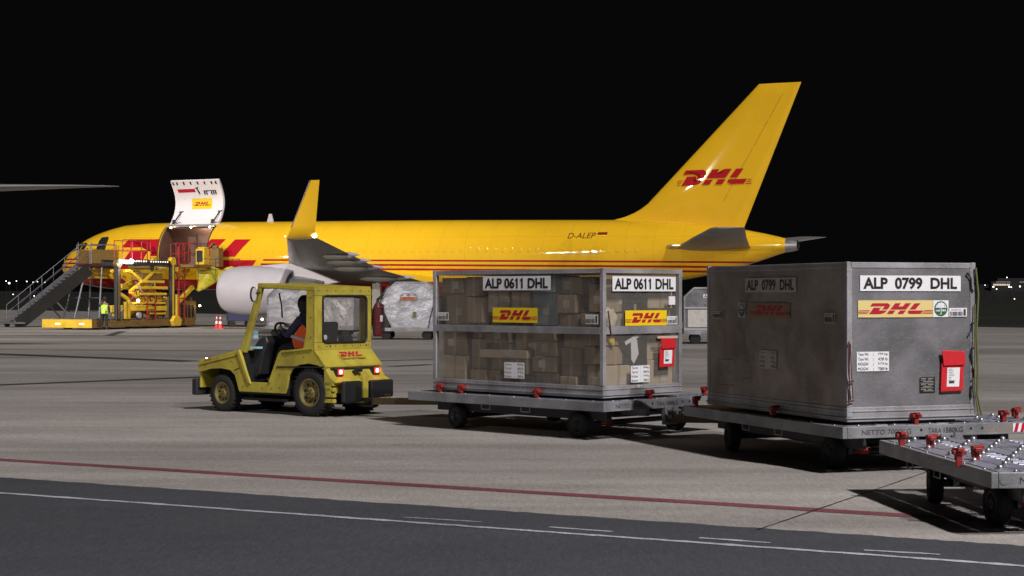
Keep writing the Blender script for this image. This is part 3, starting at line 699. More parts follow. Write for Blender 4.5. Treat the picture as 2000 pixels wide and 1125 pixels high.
# tail cone exhaust
b = MB(); b.loft([[V((x, -r_ * math.cos(t * math.pi / 12), 4.43 + r_ * math.sin(t * math.pi / 12))) for t in range(24)] for x, r_ in ((46.7, .36), (47.0, .34), (47.35, .26))], cap=(True, False)); tcn = b.build('tail_exhaust', 'bare_metal', PLANE)
b = MB(); b.cyl((47.3, 0, 4.43), (47.34, 0, 4.43), .25, n=20); b.build('exhaust_opening', 'black', tcn)
# ---- landing gear
def wheel_simple(b, x, y, z, r_, wd, fn=None): b.cyl((x, y - wd / 2, z), (x, y + wd / 2, z), r_, n=20)
for sg in (1, -1):
    b = MB(); y = -3.65 * sg; b.cyl((24.7, y, 3.0), (24.7, y, .75), .16, n=14); b.cyl((24.05, y, .62), (25.4, y, .62), .09); b.cyl((24.7, y, 1.6), (24.7, y * .55, 2.6), .08)
    g = b.build('main_gear', 'plane_white', PLANE)
    b = MB(); b.box(24.5, 25.0, y - .35 * sg, y - .31 * sg, 1.1, 2.5); b.build('gear_door', 'wing_grey', g)
    for x in (24.1, 25.3):
        for dy in (-.42, .42): b = MB(); wheel_simple(b, x, y + dy, .52, .52, .36); b.build('tyre', 'tyre', g, bevel=.04)
b = MB(); b.cyl((5.9, 0, 2.6), (5.9, 0, .5), .12); b.cyl((5.9, -.35, .42), (5.9, .35, .42), .07); b.bar((5.9, 0, 1.2), (6.9, 0, 2.4), .1, .1); g = b.build('nose_gear', 'plane_white', PLANE)
for dy in (-.26, .26): b = MB(); wheel_simple(b, 5.9, dy, .42, .42, .26); b.build('tyre', 'tyre', g, bevel=.03)
for dy in (-.5, .5): b = MB(); b.prism([(5.3, 2.3), (7.2, 2.3), (7.0, 1.55), (5.5, 1.5)], lambda u, v, ww: V((u, dy + ww, v)), -.02, .02); b.build('gear_door', 'plane_red', g)
# ================================================================== baggage tractor
TR = root('tow_tractor', (-2.68, 26.69, 0), R(141.7), 'yellow baggage tractor with open cab and lit red tail lamps, pulling the train', 'tractor')
def side(u, v, ww): return V((u, ww, v))
outer = [(1.48, .985), (2.42, .80), (2.47, .77), (2.47, .60), (2.30, .635), (2.18, .665), (1.94, .68), (1.72, .655), (1.62, .585), (1.52, .33), (.50, .33), (.46, .42), (.42, .60), (.34, .71), (.2, .775), (0, .80),
         (-.2, .775), (-.32, .71), (-.36, .74), (-.33, .76), (-.11, 1.02), (.57, .99), (.62, .95), (.85, .485), (1.29, .485), (1.46, .90), (1.46, .96)]
for s_ in (1, -1):
    b = MB(); b.prism(outer, side, s_ * .585, s_ * .62); b.build('side_panel', 'tractor_yellow', TR, bevel=.008)
    b = MB(); b.bar((-.33, s_ * .628, .755), (.70, s_ * .628, .735), .012, .02); b.bar((.70, s_ * .628, .735), (.74, s_ * .628, .70), .012, .02); b.build('trim_strip', 'black', TR)
    b = MB(); b.bar((1.48, s_ * .625, .90), (2.44, s_ * .625, .715), .008, .008); b.bar((1.5, s_ * .625, .70), (1.62, s_ * .625, .66), .008, .008); b.build('panel_seam', 'black', TR)
    # inner wheel housings so that one cannot look through
    b = MB(); b.box(1.5, 2.4, s_ * .2, s_ * .24, .3, .8); b.build('wheel_housing', 'black', TR); b = MB(); b.box(-.20, .5, s_ * .24, s_ * .28, .2, .8); b.box(-.20, .44, s_ * .28, s_ * .58, .80, .83); b.build('wheel_housing', 'black', TR)
# hood
b = MB(); b.prism([(1.46, .96), (1.48, 1.0), (2.40, .81), (2.47, .76), (2.48, .36), (2.44, .36), (2.42, .72)], side, -.585, .585); b.build('hood', 'tractor_yellow', TR, bevel=.012)
b = MB(); b.box(2.482, 2.49, -.35, .35, .42, .68)
for k in range(5): b.box(2.49, 2.50, -.35, .35, .44 + k * .05, .455 + k * .05)
b.build('grille', 'black', TR)
for s_ in (1, -1):
    b = MB(); b.cyl((2.42, s_ * .48, .80), (2.42, s_ * .48, .835), .013); b.build('turn_signal', 'lamp_warm' if s_ > 0 else 'lamp_red', TR)
    b = MB(); b.cyl((2.48, s_ * .46, .62), (2.51, s_ * .46, .62), .07); b.build('headlight', 'mirror', TR)
b = MB(); 
vs = text_mesh('DHL', .2, .02)
hs = MB(); O = V((2.33, .03, .845)); 
hs.text(V((2.20, .622, .80)), V((-1, 0, 0.19)).normalized(), V((0, 0, 1)), V((0, 1, 0)), 'DHL', -.10, .06, 0, .035, .006); hs.build('hood_lettering', 'label_red', TR)
b = MB(); b.box(2.50, 2.62, -.62, .62, .24, .50); b.box(2.40, 2.5, -.3, .3, .26, .46); b.build('front_bumper', 'dark_metal', TR, bevel=.02)
# chassis and floor
b = MB(); b.box(-.45, 2.4, -.24, .24, .18, .40); b.box(.45, 1.55, -.58, .58, .30, .345); b.box(.5, 1.5, -.56, .56, .20, .24)
b.box(.46, .50, -.58, .58, .33, .95); b.build('chassis', 'black', TR)
b = MB(); b.box(1.42, 1.46, -.58, .58, .34, .97); b.box(.0, .57, -.58, .58, .93, .955); b.build('cab_floor', 'black', TR)
# cab frame
def beam(pts, wx=.075, wy=.06, m_='tractor_yellow', name='pillar', bev=.01):
    b = MB()
    for p0, p1 in zip(pts, pts[1:]): b.bar(p0, p1, wx, wy, up=(0, 1, 0))
    return b.build(name, m_, TR, bevel=bev)
for s_ in (1, -1):
    y = s_ * .58
    b = MB(); b.prism([(1.40, .93), (1.50, .99), (1.09, 2.00), (1.00, 2.00)], side, y - .035, y + .035); b.build('pillar', 'tractor_yellow', TR, bevel=.01)
    b = MB(); b.prism([(-.13, 1.0), (.13, 1.0), (.06, 1.28), (.05, 1.90), (.06, 1.95), (-.10, 1.95)], side, y - .035, y + .035); b.build('pillar', 'tractor_yellow', TR, bevel=.01)
    b = MB(); b.prism([(1.50, .985), (1.56, .955), (1.30, .46), (1.24, .46)], side, y - .02 + s_ * .045, y + .02 + s_ * .045); b.build('door_edge', 'tractor_yellow', TR, bevel=.008)
    b = MB(); b.prism([(.57, .985), (.62, .95), (.85, .49), (.81, .49), (.555, .95), (-.1, 1.015), (-.1, 1.045)], side, s_ * .62, s_ * .645); b.build('waist_trim', 'tractor_yellow', TR, bevel=.006)
b = MB(); b.box(1.02, 1.10, -.60, .60, 1.93, 2.0); b.build('windscreen_header', 'tractor_yellow', TR, bevel=.01)
b = MB(); b.prism([(1.10, 2.02), (1.11, 1.95), (-.12, 1.89), (-.13, 1.965)], side, -.62, .62); b.build('roof', 'tractor_yellow', TR, bevel=.012)
b = MB(); b.add([(1.41, -.545, 1.0), (1.41, .545, 1.0), (1.045, .545, 1.93), (1.045, -.545, 1.93)], [(0, 1, 2, 3)]); b.build('windscreen', 'tinted_glass', TR)
b = MB(); b.tube([(1.06, .2, 1.86), (1.16, .05, 1.66), (1.22, -.02, 1.48)], .012); b.build('windscreen_wiper', 'black', TR)
# rear wall with framed window
b = MB(); y0, y1 = -.50, .46
def rearbar(ya, yb, za, zb, xa=-.14, xb=-.10, b=b): b.box(xa, xb, ya, yb, za, zb)
rearbar(-.62, .62, 1.82, 1.93); rearbar(-.62, .62, 1.0, 1.115); rearbar(y1, .62, 1.115, 1.82); rearbar(-.62, y0, 1.115, 1.82)
b.build('rear_wall', 'tractor_yellow', TR, bevel=.01)
b = MB(); r_ = .07
ring = []
for cy, cz, a0 in ((y1 - r_, 1.82 - r_, 0), (y0 + r_, 1.82 - r_, 90), (y0 + r_, 1.115 + r_, 180), (y1 - r_, 1.115 + r_, 270)):
    for k in range(5): a = R(a0 + k * 22.5); ring.append(V((-.145, cy + r_ * math.cos(a), cz + r_ * math.sin(a))))
for p0, p1 in zip(ring, ring[1:] + ring[:1]): b.cyl(p0, p1, .018, n=8)
wf = b.build('rear_window', 'black', TR)
b = MB(); b.add([p_ + V((.01, 0, 0)) for p_ in ring], [tuple(range(20))]); b.build('pane', 'tinted_glass', wf)
# sloping lettered rear panel
b = MB(); b.prism([(-.10, 1.015), (-.125, 1.015), (-.36, .775), (-.36, .745), (-.30, .75), (-.10, .95)], side, -.62, .62); rp = b.build('rear_panel', 'tractor_yellow', TR, bevel=.008)
nn = V((-.24, 0, .235)).normalized(); U_ = V((.235, 0, .24)).normalized(); nn = V((-U_.z, 0, U_.x)); O = V((-.243, 0, .895)); Rv = V((0, -1, 0))
b = MB(); b.logo(O, Rv, U_, nn, -.17, .0, .10, .006, 0, (.3, .22), wide=1.05); b.build('company_name', 'label_red', rp)
b = MB()
for k in range(7):
    for zz_ in (1.06, 1.90): b.ball((-.142, -.55 + k * .183, zz_), .009, 6)
for s_ in (1, -1):
    for u, v in ((.3, .90), (.5, .90), (.1, .90), (.62, .62), (.62, .42), (1.42, .42), (1.56, .62), (1.7, .80), (2.3, .72), (1.0, .40), (.8, .40), (-.05, 1.2), (-.05, 1.5), (-.05, 1.8)): b.ball((u, s_ * .622, v), .009, 6)
b.build('bolt_heads', 'dark_metal', TR)
b = MB()
for k in range(2): b.cyl((-.135, .30 - k * .8, 1.06), (-.15, .30 - k * .8, 1.06), .012)
b.build('window_hinge', 'black', TR)
b = MB(); b.text(O, Rv, U_, nn, 'Transicon Ser Transport', -.20, .34, -.075, -.018, .008, off=.01); b.build('small_lettering', 'ink', rp)
# rear end
b = MB()
b.prism([(-.30, .745), (-.34, .745), (-.44, .60), (-.55, .545), (-.55, .52), (-.44, .50), (-.44, .36), (-.30, .36)], side, -.60, .60); b.build('rear_body', 'tractor_yellow', TR, bevel=.02)
b = MB(); b.box(-.37, -.30, -.52, .52, .665, .735); b.build('lamp_recess', 'black', TR)
for s_ in (1, -1):
    b = MB(); b.box(-.46, -.36, s_ * .40 - .075, s_ * .40 + .075, .625, .735); tl = b.build('tail_lamp', 'black', TR, bevel=.008)
    b = MB(); b.box(-.472, -.46, s_ * .40 - .055, s_ * .40 + .055, .64, .72); b.build('lens', 'lamp_red', tl)
    b = MB(); b.ball((-.475, s_ * .40 + .01, .68), .032, sq=(.4, 1, 1)); b.build('bulb', 'lamp_redhot', tl)
    b = MB()
    if s_ > 0: b.box(-.62, -.54, .09, .50, .22, .545)
    else: b.box(-.60, -.445, -.63, -.12, .27, .54)
    b.build('rear_bumper', 'black', TR, bevel=.03)
b = MB(); b.box(-.60, -.42, -.04, .05, .20, .60); b.prism([(-.42, .66), (-.5, .62), (-.6, .52), (-.6, .2), (-.5, .2)], side, -.06, -.03); b.build('hitch_plate', 'tractor_yellow', TR, bevel=.01)
for k in range(4): b = MB(); b.box(-.50, -.30, .53, .60, .22 + k * .085, .28 + k * .085); b.build('louvre', 'tractor_yellow', TR, bevel=.01)
b = MB(); b.cyl((-.50, .0, .70), (-.40, .0, .70), .035); b.cyl((-.47, .06, .67), (-.40, .06, .67), .03); b.build('rear_socket', 'black', TR)
b = MB(); b.box(-.78, -.5, -.09, .07, .235, .285); b.box(-.78, -.5, -.09, .07, .15, .18); b.cyl((-.72, -.01, .14), (-.72, -.01, .34), .018); b.build('tow_hitch', 'black', TR, bevel=.006)
# wheels
def wheel(parent, x, y, z, r_, wd, out, yel, steer=0, treads=0, rimm=None):
    o = root('wheel', (x, y, z), R(steer)); o.parent = parent
    b = MB(); prof = [(r_ * .58, -.46), (r_ * .66, -.5), (r_ * .9, -.5), (r_ * .98, -.40), (r_, -.25), (r_, .25), (r_ * .98, .40), (r_ * .9, .5), (r_ * .66, .5), (r_ * .58, .46)]
    n_ = 36; b.loft([[V((q * math.cos(a * 2 * math.pi / n_), wv * wd, q * math.sin(a * 2 * math.pi / n_))) for a in range(n_)] for q, wv in prof], cap=(False, False))
    for k in range(treads):
        a = 2 * math.pi * k / treads
        for s2 in (-1, 1): c = V((math.cos(a + s2 * .05), 0, math.sin(a + s2 * .05))); b.bar(c * (r_ + .004) + V((0, s2 * wd * .05, 0)), c * (r_ + .004) + V((0, s2 * wd * .44, 0)), .022, .016, up=c)
    b.build('tyre', 'tyre', o)
    b = MB(); q = r_ * .58
    b.loft([[V((k_ * math.cos(a * 2 * math.pi / 28), out * yv * wd, k_ * math.sin(a * 2 * math.pi / 28))) for a in range(28)] for k_, yv in ((q * 1.04, -.4), (q * 1.04, .47), (q * .93, .47), (q * .88, .25), (q * .45, .18), (q * .42, .36), (.01, .38))], cap=(False, False))
    for k in range(6): a = k * math.pi / 3; b.cyl((q * .3 * math.cos(a), out * wd * .34, q * .3 * math.sin(a)), (q * .3 * math.cos(a), out * wd * .44, q * .3 * math.sin(a)), .012, n=6)
    rim = b.build('rim', rimm or yel, o)
    b = MB()
    for k in range(8): a = k * math.pi / 4 + .2; b.cyl((q * .68 * math.cos(a), out * wd * .20, q * .68 * math.sin(a)), (q * .68 * math.cos(a), out * wd * .245, q * .68 * math.sin(a)), q * .11, n=8)
    b.build('rim_slots', 'black', rim)
    return o
for s_ in (1, -1):
    wheel(TR, 1.94, s_ * .50, .29, .29, .20, s_, 'rim_yellow', 0, 26)
    wheel(TR, 0, s_ * .49, .36, .36, .25, s_, 'rim_yellow', 0, 30)
# driver's place
b = MB(); b.box(.30, .78, -.26, .26, .955, 1.02); b.prism([(.24, .96), (.36, .96), (.30, 1.42), (.20, 1.42)], side, -.25, .25); b.build('seat', 'black', TR, bevel=.03)
b = MB(); b.prism([(1.44, .97), (1.44, 1.0), (1.30, 1.16), (1.16, 1.20), (1.12, 1.10), (1.20, .92), (1.30, .60), (1.44, .50)], side, -.40, .40); b.build('dashboard', 'dark_metal', TR, bevel=.02)
b = MB(); b.cyl((1.28, .05, 1.12), (1.12, .05, 1.25), .03); ring = [V((1.10 + .17 * math.cos(a) * .55, .05 + .18 * math.sin(a), 1.26 + .17 * math.cos(a) * .8)) for a in [k * math.pi / 10 for k in range(20)]]
for p0, p1 in zip(ring, ring[1:] + ring[:1]): b.cyl(p0, p1, .017, n=8)
for k in (0, 7, 13): b.cyl((1.11, .05, 1.25), ring[k], .012, n=6)
b.build('steering_wheel', 'black', TR)
b = MB(); b.box(1.335, 1.36, .38, .50, 1.14, 1.30); ds = b.build('display_screen', 'alu_bright', TR, bevel=.006)
b = MB(); b.box(1.329, 1.334, .395, .485, 1.16, 1.28); b.box(1.345, 1.352, .501, .504, 1.16, 1.28); b.build('screen_glow', 'screen', ds)
b = MB(); b.box(1.20, 1.36, .42, .54, 1.0, 1.03); b.build('clipboard', 'screen', TR)  # clipboard given the screen's faint emission, though it is no lamp
for s_ in (1,):
    b = MB(); b.tube([(1.05, s_ * .60, 1.88), (1.08, s_ * .68, 1.86)], .012); b.prism([(.71 + .065 * math.cos(a * math.pi / 8), 1.845 + .12 * math.sin(a * math.pi / 8)) for a in range(16)], lambda u, v, ww: V((ww, u, v)), 1.085, 1.115); mr = b.build('side_mirror', 'black', TR, bevel=.006)
    b = MB(); b.prism([(.71 + .052 * math.cos(a * math.pi / 8), 1.845 + .105 * math.sin(a * math.pi / 8)) for a in range(16)], lambda u, v, ww: V((ww, u, v)), 1.080, 1.084); b.build('mirror_glass', 'worn_label', mr)
b = MB(); b.box(-.06, .06, .20, .42, 1.06, 1.12); b.box(-.05, .08, -.3, -.1, 1.05, 1.2); b.build('parcel_shelf', 'dark_metal', TR, bevel=.01)
b = MB(); b.box(-.09, -.05, .30, .42, 1.15, 1.23); b.build('paper_cup', 'white_label', TR, bevel=.02)

# ---- fire extinguisher strapped outside the cab
EX = root('fire_extinguisher', (-2.68, 26.69, .12), R(141.7), 'dark red fire extinguisher clamped upright outside the tractor cab', 'fire extinguisher')
b = MB(); ey, ex = -.72, -.18
b.cyl((ex, ey, 1.10), (ex, ey, 1.52), .078, n=20); b.cyl((ex, ey, 1.52), (ex, ey, 1.60), .078, .03, n=20); b.cyl((ex, ey, 1.07), (ex, ey, 1.10), .065, .078, n=20); b.build('cylinder_body', 'ext_red', EX)
b = MB(); b.cyl((ex, ey, 1.60), (ex, ey, 1.66), .025); b.bar((ex, ey, 1.66), (ex - .12, ey, 1.72), .02, .015); b.bar((ex, ey, 1.645), (ex - .11, ey, 1.665), .02, .015); b.build('valve_handle', 'black', EX)
b = MB(); b.tube([(ex, ey + .02, 1.62), (ex - .08, ey - .04, 1.55), (ex - .10, ey - .03, 1.3), (ex - .10, ey - .03, 1.15)], .014); b.build('hose', 'black', EX)
b = MB()
for z in (1.2, 1.45): b.cyl((ex, ey, z), (ex, ey, z + .025), .082, n=20)
b.build('clamp_band', 'dark_metal', EX)
b = MB(); b.box(ex - .082, ex - .079, ey - .035, ey + .035, 1.3, 1.4); b.build('instruction_label', 'worn_label', EX)

# ---- the driver
DRV = root('person', (-2.68, 26.69, 0), R(141.7), 'seated tractor driver in navy jacket and orange waistcoat, hands on the steering wheel', 'person')
def figure_parts(P, J, cloth_top, cloth_leg, head, facing, hair='dark_cloth', hood=True, vest=None, vestm='hivis_orange'):
    """J: joint name -> (x, y, z)"""
    v = lambda k: V(J[k])
    up = (v('neck') - v('pelvis')).normalized()
    pts = []; ed = []
    def add(p_, r_, fr=None, r2=None):
        pts.append((*p_, r_, r2 if r2 else r_)); i = len(pts) - 1
        if fr is not None: ed.append((fr, i))
        return i
    a = add(v('pelvis'), .12); c = add(v('pelvis').lerp(v('neck'), .45), .11, a); d = add(v('chest'), .13, c); nk = add(v('neck'), .06, d); hd = v('head'); f = V(facing).normalized()
    h1 = add(hd - V((0, 0, .07)), .062, nk); 
    ends = {}
    for s_ in 'LR':
        sh = add(v('sh' + s_), .06, d); el = add(v('el' + s_), .045, sh); wr = add(v('wr' + s_), .03, el); ends[s_] = wr
        hp = add(v('hip' + s_), .09, a); kn = add(v('kn' + s_), .06, hp); an_ = add(v('an' + s_), .042, kn)
    for s_ in 'LR':
        dr = (v('wr' + s_) - v('el' + s_)).normalized(); sd = V((0, 0, 1)) if abs(dr.z) < .8 else f; sd = (sd - dr * sd.dot(dr)).normalized()
        cl = V((0, 0, -1)) if abs(dr.z) < .8 else f; cl = (cl - dr * cl.dot(dr)).normalized() * .3 + (v('sh' + ('R' if s_ == 'L' else 'L')) - v('sh' + s_)).normalized() * .7
        hand(pts, ed, ends[s_], dr, sd, cl)
    body = skin('body', pts, ed, 'skin', P)
    # head with a face, its own mesh fused visually with the neck
    b = MB(); side_ = f.cross(V((0, 0, 1))).normalized()
    M_ = Matrix((( f.x, side_.x, 0, hd.x), (f.y, side_.y, 0, hd.y), (0, 0, 1, hd.z), (0, 0, 0, 1))); b.T = M_
    b.ball((0, 0, .02), .105, 16, sq=(1, .8, 1.15)); b.ball((.035, 0, -.06), .065, 12, sq=(.9, .8, .8))
    b.ball((.105, 0, -.01), .018, 8, sq=(1, .8, 1.5)); b.ball((.092, 0, -.062), .02, 8, sq=(.6, 1.3, .35))
    for q in (-1, 1): b.ball((0, q * .085, 0), .025, 8, sq=(.7, .35, 1.1))
    b.build('head', 'skin', body)
    b = MB(); b.T = M_
    for q in (-1, 1): b.ball((.092, q * .033, .022), .010, 6)
    b.build('eyes', 'black', body)
    b = MB(); b.T = M_; b.ball((-.022, 0, .045), .122, 16, sq=(1, .9, 1.1))
    if hood: b.ball((-.055, 0, -.04), .115, 14, sq=(.85, .95, 1.35)); b.ball((-.06, 0, -.15), .11, 14, sq=(.9, 1.2, .8))
    b.build('hood' if hood else 'hair', hair, body)
    pts = []; ed = []
    a = add(v('pelvis') + up * .02, .165, None, .13); c = add(v('pelvis').lerp(v('neck'), .45), .155, a, .125); d = add(v('chest'), .175, c, .13); nk = add(v('neck') - up * .03, .085, d)
    for s_ in 'LR':
        sh = add(v('sh' + s_), .085, d); md = add(v('sh' + s_).lerp(v('el' + s_), .5), .072, sh); el = add(v('el' + s_), .065, md); wr = add(v('el' + s_).lerp(v('wr' + s_), .88), .048, el)
    skin('jacket', pts, ed, cloth_top, P)
    pts = []; ed = []
    a = add(v('pelvis'), .15)
    for s_ in 'LR':
        hp = add(v('hip' + s_), .115, a); md = add(v('hip' + s_).lerp(v('kn' + s_), .5), .10, hp); kn = add(v('kn' + s_), .085, md); an_ = add(v('an' + s_) + V((0, 0, .03)), .07, kn)
    skin('trousers', pts, ed, cloth_leg, P)
    for s_ in 'LR':
        b = MB(); q = v('an' + s_); fl = V((f.x, f.y, 0)).normalized()
        for t, r_ in ((-.04, .05), (.02, .052), (.09, .048), (.16, .042)): b.ball(q + fl * t + V((0, 0, -.055)), r_, 10, sq=(1.2, 1, .85))
        b.build('boot', 'black', P)
    if vest:
        zx = up; xx_ = (f - up * f.dot(up)).normalized(); yx = zx.cross(xx_); bb = MB(); Lt = (v('neck') - v('pelvis')).length
        bb.loft([[v('pelvis') + zx * (Lt * t) + xx_ * (ra * math.cos(q * math.pi / 12)) + yx * (rb_ * math.sin(q * math.pi / 12)) for q in range(24)] for t, ra, rb_ in ((-.12, .175, .215), (.1, .17, .21), (.35, .165, .205), (vest * .8, .17, .22), (vest, .15, .205), (vest + .06, .10, .13))], cap=(False, False))
        ve = bb.build('waistcoat', vestm, P)
        b = MB(); m_ = v('pelvis').lerp(v('neck'), .28)
        zax = up; xax = f - up * f.dot(up); xax.normalize(); yax = zax.cross(xax)
        def band_(c_, r1, r2, h_):
            ring = lambda q: [c_ + zax * q + xax * r1 * math.cos(t * math.pi / 12) + yax * r2 * math.sin(t * math.pi / 12) for t in range(24)]
            b.loft([ring(-h_ / 2), ring(h_ / 2)], cap=(False, False))
        band_(m_, .182, .222, .05); b.build('reflective_band', 'reflective', ve)
    return body
J = dict(pelvis=(.56, 0, 1.06), chest=(.60, 0, 1.36), neck=(.66, 0, 1.52), head=(.72, 0, 1.66), shL=(.64, .19, 1.43), shR=(.64, -.19, 1.43), elL=(.80, .27, 1.20), elR=(.82, -.25, 1.22), wrL=(1.02, .18, 1.30), wrR=(1.04, -.10, 1.32),
         hipL=(.62, .11, 1.02), hipR=(.62, -.11, 1.02), knL=(1.02, .17, 1.00), knR=(1.04, -.15, 1.02), anL=(1.14, .20, .56), anR=(1.22, -.16, .60))
figure_parts(DRV, J, 'navy', 'dark_cloth', None, (1, 0, -.05), vest=.42)
b = MB(); b.prism([(.42, 1.0), (.68, 1.0), (.74, 1.14), (.66, 1.24), (.58, 1.34), (.50, 1.38), (.40, 1.3)], side, .222, .25); b.build('waistcoat_side', 'hivis_orange', DRV, bevel=.015)
b = MB(); b.bar((.40, .256, 1.12), (.82, .262, 1.22), .01, .05, up=(0, 0, 1)); b.build('waistcoat_stripe', 'reflective', DRV)
# ================================================================== dollies of the train
def ang(h): return math.atan2(h[1], h[0])
LOCKS = 'red cargo locks'
def dolly(label, center, h, L, W, locks, front, lettered=True, balls=True):
    D = root('cargo_dolly', (center[0], center[1], 0), ang(h), label, 'dolly', 'cargo dollies in the train')
    hv = V((h[0], h[1])).normalized(); yv = V((-hv.y, hv.x))
    loc = lambda X, Y, z=0: V(((V((X, Y)) - V(center)).dot(hv), (V((X, Y)) - V(center)).dot(yv), z))
    zt = .50; x0, x1, y0, y1 = -L / 2, L / 2, -W / 2, W / 2
    b = MB()
    b.box(x0, x1, y1 - .055, y1, zt - .125, zt - .004); b.box(x0, x1, y0, y0 + .055, zt - .125, zt - .004)
    b.box(x0, x0 + .055, y0 + .057, y1 - .057, zt - .125, zt - .004); b.box(x1 - .055, x1, y0 + .057, y1 - .057, zt - .125, zt - .004)
    for yy in (-.35, .35): b.box(x0 + .06, x1 - .06, yy - .04, yy + .04, zt - .22, zt - .13)
    for k in range(4): xx = x0 + .5 + k * (L - 1) / 3; b.box(xx - .03, xx + .03, y0 + .06, y1 - .06, zt - .13, zt - .03)
    for c in ((x0 + .0, y1 - .0),): b.cyl((c[0] - .004, y1 - .10, zt - .065), (c[0] + .0, y1 - .10, zt - .065), .034, n=20)
    b.build('frame', 'galv', D, bevel=.006)
    for yy in (-W / 2 + .38, W / 2 - .38):
        b = MB(); b.box(x0 + .25, x1 - .25, yy - .05, yy + .05, .235, zt - .135); b.build('chassis_beam', 'dark_metal', D, bevel=.01)
    # deck slats with gaps, roller strips
    b = MB(); n_ = 13; wd = (W - .12) / n_
    for k in range(n_):
        ya = y0 + .06 + k * wd
        if k in (2, 6, 10): 
            for q in range(int(L / .13)): xx = x0 + .12 + q * .13; b.cyl((xx, ya + .02, zt - .018), (xx, ya + wd - .02, zt - .018), .022, n=8)
        else: b.box(x0 + .057, x1 - .057, ya + .006, ya + wd - .006, zt - .02, zt)
    b.build('deck', 'galv_deck', D)
    if balls:
        first = None
        for i in range(int(L / .29)):
            for j in range(int(W / .27)):
                xx = x0 + .20 + i * .29; yy = y0 + .16 + j * .275 + (.13 if i % 2 else 0)
                if yy > y1 - .1 or (L > 3.3 and yy > y0 + .85): continue
                if first is None:
                    b = MB(); b.cyl((0, 0, 0), (0, 0, .008), .042, n=12); b.ball((0, 0, .012), .026, 10); first = b.build('ball_caster', 'bare_metal', D); o = first
                else: o = first.copy(); link(o, D)
                o.location = (xx, yy, zt)
    # lights studs along the edges
    b = MB(); k = x0 + .2
    while k < x1: b.ball((k, y1 - .02, zt), .012, 8); k += .47
    k = y0 + .2
    while k < y1: b.ball((x0 + .03, k, zt), .016, 8); k += .42
    b.build('edge_studs', 'bare_metal', D)
    for i, (lx, ly, axis) in enumerate(locks):
        b = MB(); a = V((1, 0, 0)) if axis == 'x' else V((0, 1, 0)); c = V((lx, ly, zt)); t_ = a.cross(V((0, 0, 1)))
        b.bar(c - V((0, 0, .03)), c + V((0, 0, .10)), .05, .03, up=a); b.bar(c + V((0, 0, .085)) - t_ * .055, c + V((0, 0, .085)) + t_ * .055, .06, .035)
        b.bar(c + V((0, 0, .10)) + a * .05 - t_ * .02, c + V((0, 0, .11)) - a * .05, .05, .03); b.bar(c + a * .03 + V((0, 0, .02)), c + a * .04 + V((0, 0, .09)), .02, .05, up=t_)
        b.build('lock', 'lock_red', D, bevel=.006)
    for sx in (1, -1):
        for sy in (1, -1):
            wheel(D, sx * (L / 2 - .70), sy * (W / 2 - .30), .172, .172, .12, sy, 'dark_metal', -12 if sx > 0 else 3)
        b = MB(); xx = sx * (L / 2 - .70); b.cyl((xx, -(W / 2 - .36), .172), (xx, W / 2 - .36, .172), .035); b.box(xx - .22, xx + .22, -.5, .5, .25, .30)
        for sy in (1, -1): b.box(xx - .09, xx + .09, sy * (W / 2 - .46) - .03, sy * (W / 2 - .46) + .03, .15, .38); b.bar((xx + .2, sy * (W / 2 - .36), .36), (xx, sy * (W / 2 - .36), .20), .05, .03)
        b.build('axle', 'dark_metal', D, bevel=.008)
    # hanging brackets, stop wedge
    b = MB()
    for xx in (x0 + 1.35, x0 + 2.1): b.tube([(xx, y1 - .05, zt - .12), (xx, y1 - .05, zt - .19), (xx + .16, y1 - .05, zt - .19), (xx + .16, y1 - .05, zt - .12)], .008)
    b.box(x0 - .02, x0 + .04, -.16, .10, .16, .40); b.box(x0 - .10, x0, -.12, .06, .24, .29); b.box(x0 - .10, x0, -.12, .06, .33, .36); b.cyl((x0 - .07, -.03, .20), (x0 - .07, -.03, .42), .016)
    b.build('coupling', 'galv', D, bevel=.006)
    b = MB(); b.add([(x0 + .32, y1 - .45, .36), (x0 + .36, y1 - .45, .36), (x0 + .36, y1 - .41, .36), (x0 + .32, y1 - .41, .36), (x0 + .29, y1 - .49, .19), (x0 + .39, y1 - .49, .19), (x0 + .39, y1 - .37, .19), (x0 + .29, y1 - .37, .19)],
          [(0, 1, 2, 3), (7, 6, 5, 4), (0, 4, 5, 1), (1, 5, 6, 2), (2, 6, 7, 3), (3, 7, 4, 0)]); b.build('wheel_chock', 'lock_red', D, bevel=.005)
    # tow bar
    F_ = loc(*front); b = MB(); p0 = V((x1 - .1, 0, .30)); p1 = V((F_.x, F_.y, .235)); b.bar(p0 + V((0, .25, 0)), p0.lerp(p1, .35), .07, .08); b.bar(p0 - V((0, .25, 0)), p0.lerp(p1, .35), .07, .08); b.bar(p0.lerp(p1, .3), p1, .08, .10)
    q = p0.lerp(p1, .88); b.tube([q, q + V((0, 0, .10)), q + V((-.09, 0, .10)), q + V((-.09, 0, 0))], .009)
    b.build('tow_bar', 'bar_brown', D, bevel=.008)
    # lettering on the rear beam
    O, Rv, U, nn = b.frame((x0, y1, zt - .125), (-1, 0, 0))
    b = MB()
    b.text(O, Rv, U, nn, 'NETTO 7000KG', .22, .80, .035, .085, .003, 0); b.text(O, Rv, U, nn, 'TARA', 1.0, 1.16, .035, .085, .003, 0)
    b.text(O, Rv, U, nn, '1580KG', 1.19, 1.42, .035, .088, .004, 2)
    b.text(O, Rv, U, nn, '220nnl', 1.72, 2.02, .03, .09, .003, 1); b.text(O, Rv, U, nn, 'BOWSELL', 2.30, W - .02, .035, .085, .003, 1)
    for u in (.92, 1.52, 1.66): b.cyl(O + Rv * u + U * .07, O + Rv * u + U * .07 + nn * .004, .014, n=12, mi=2)
    b.build('lettering', ['worn_ink', 'worn_cream', 'black'], D)
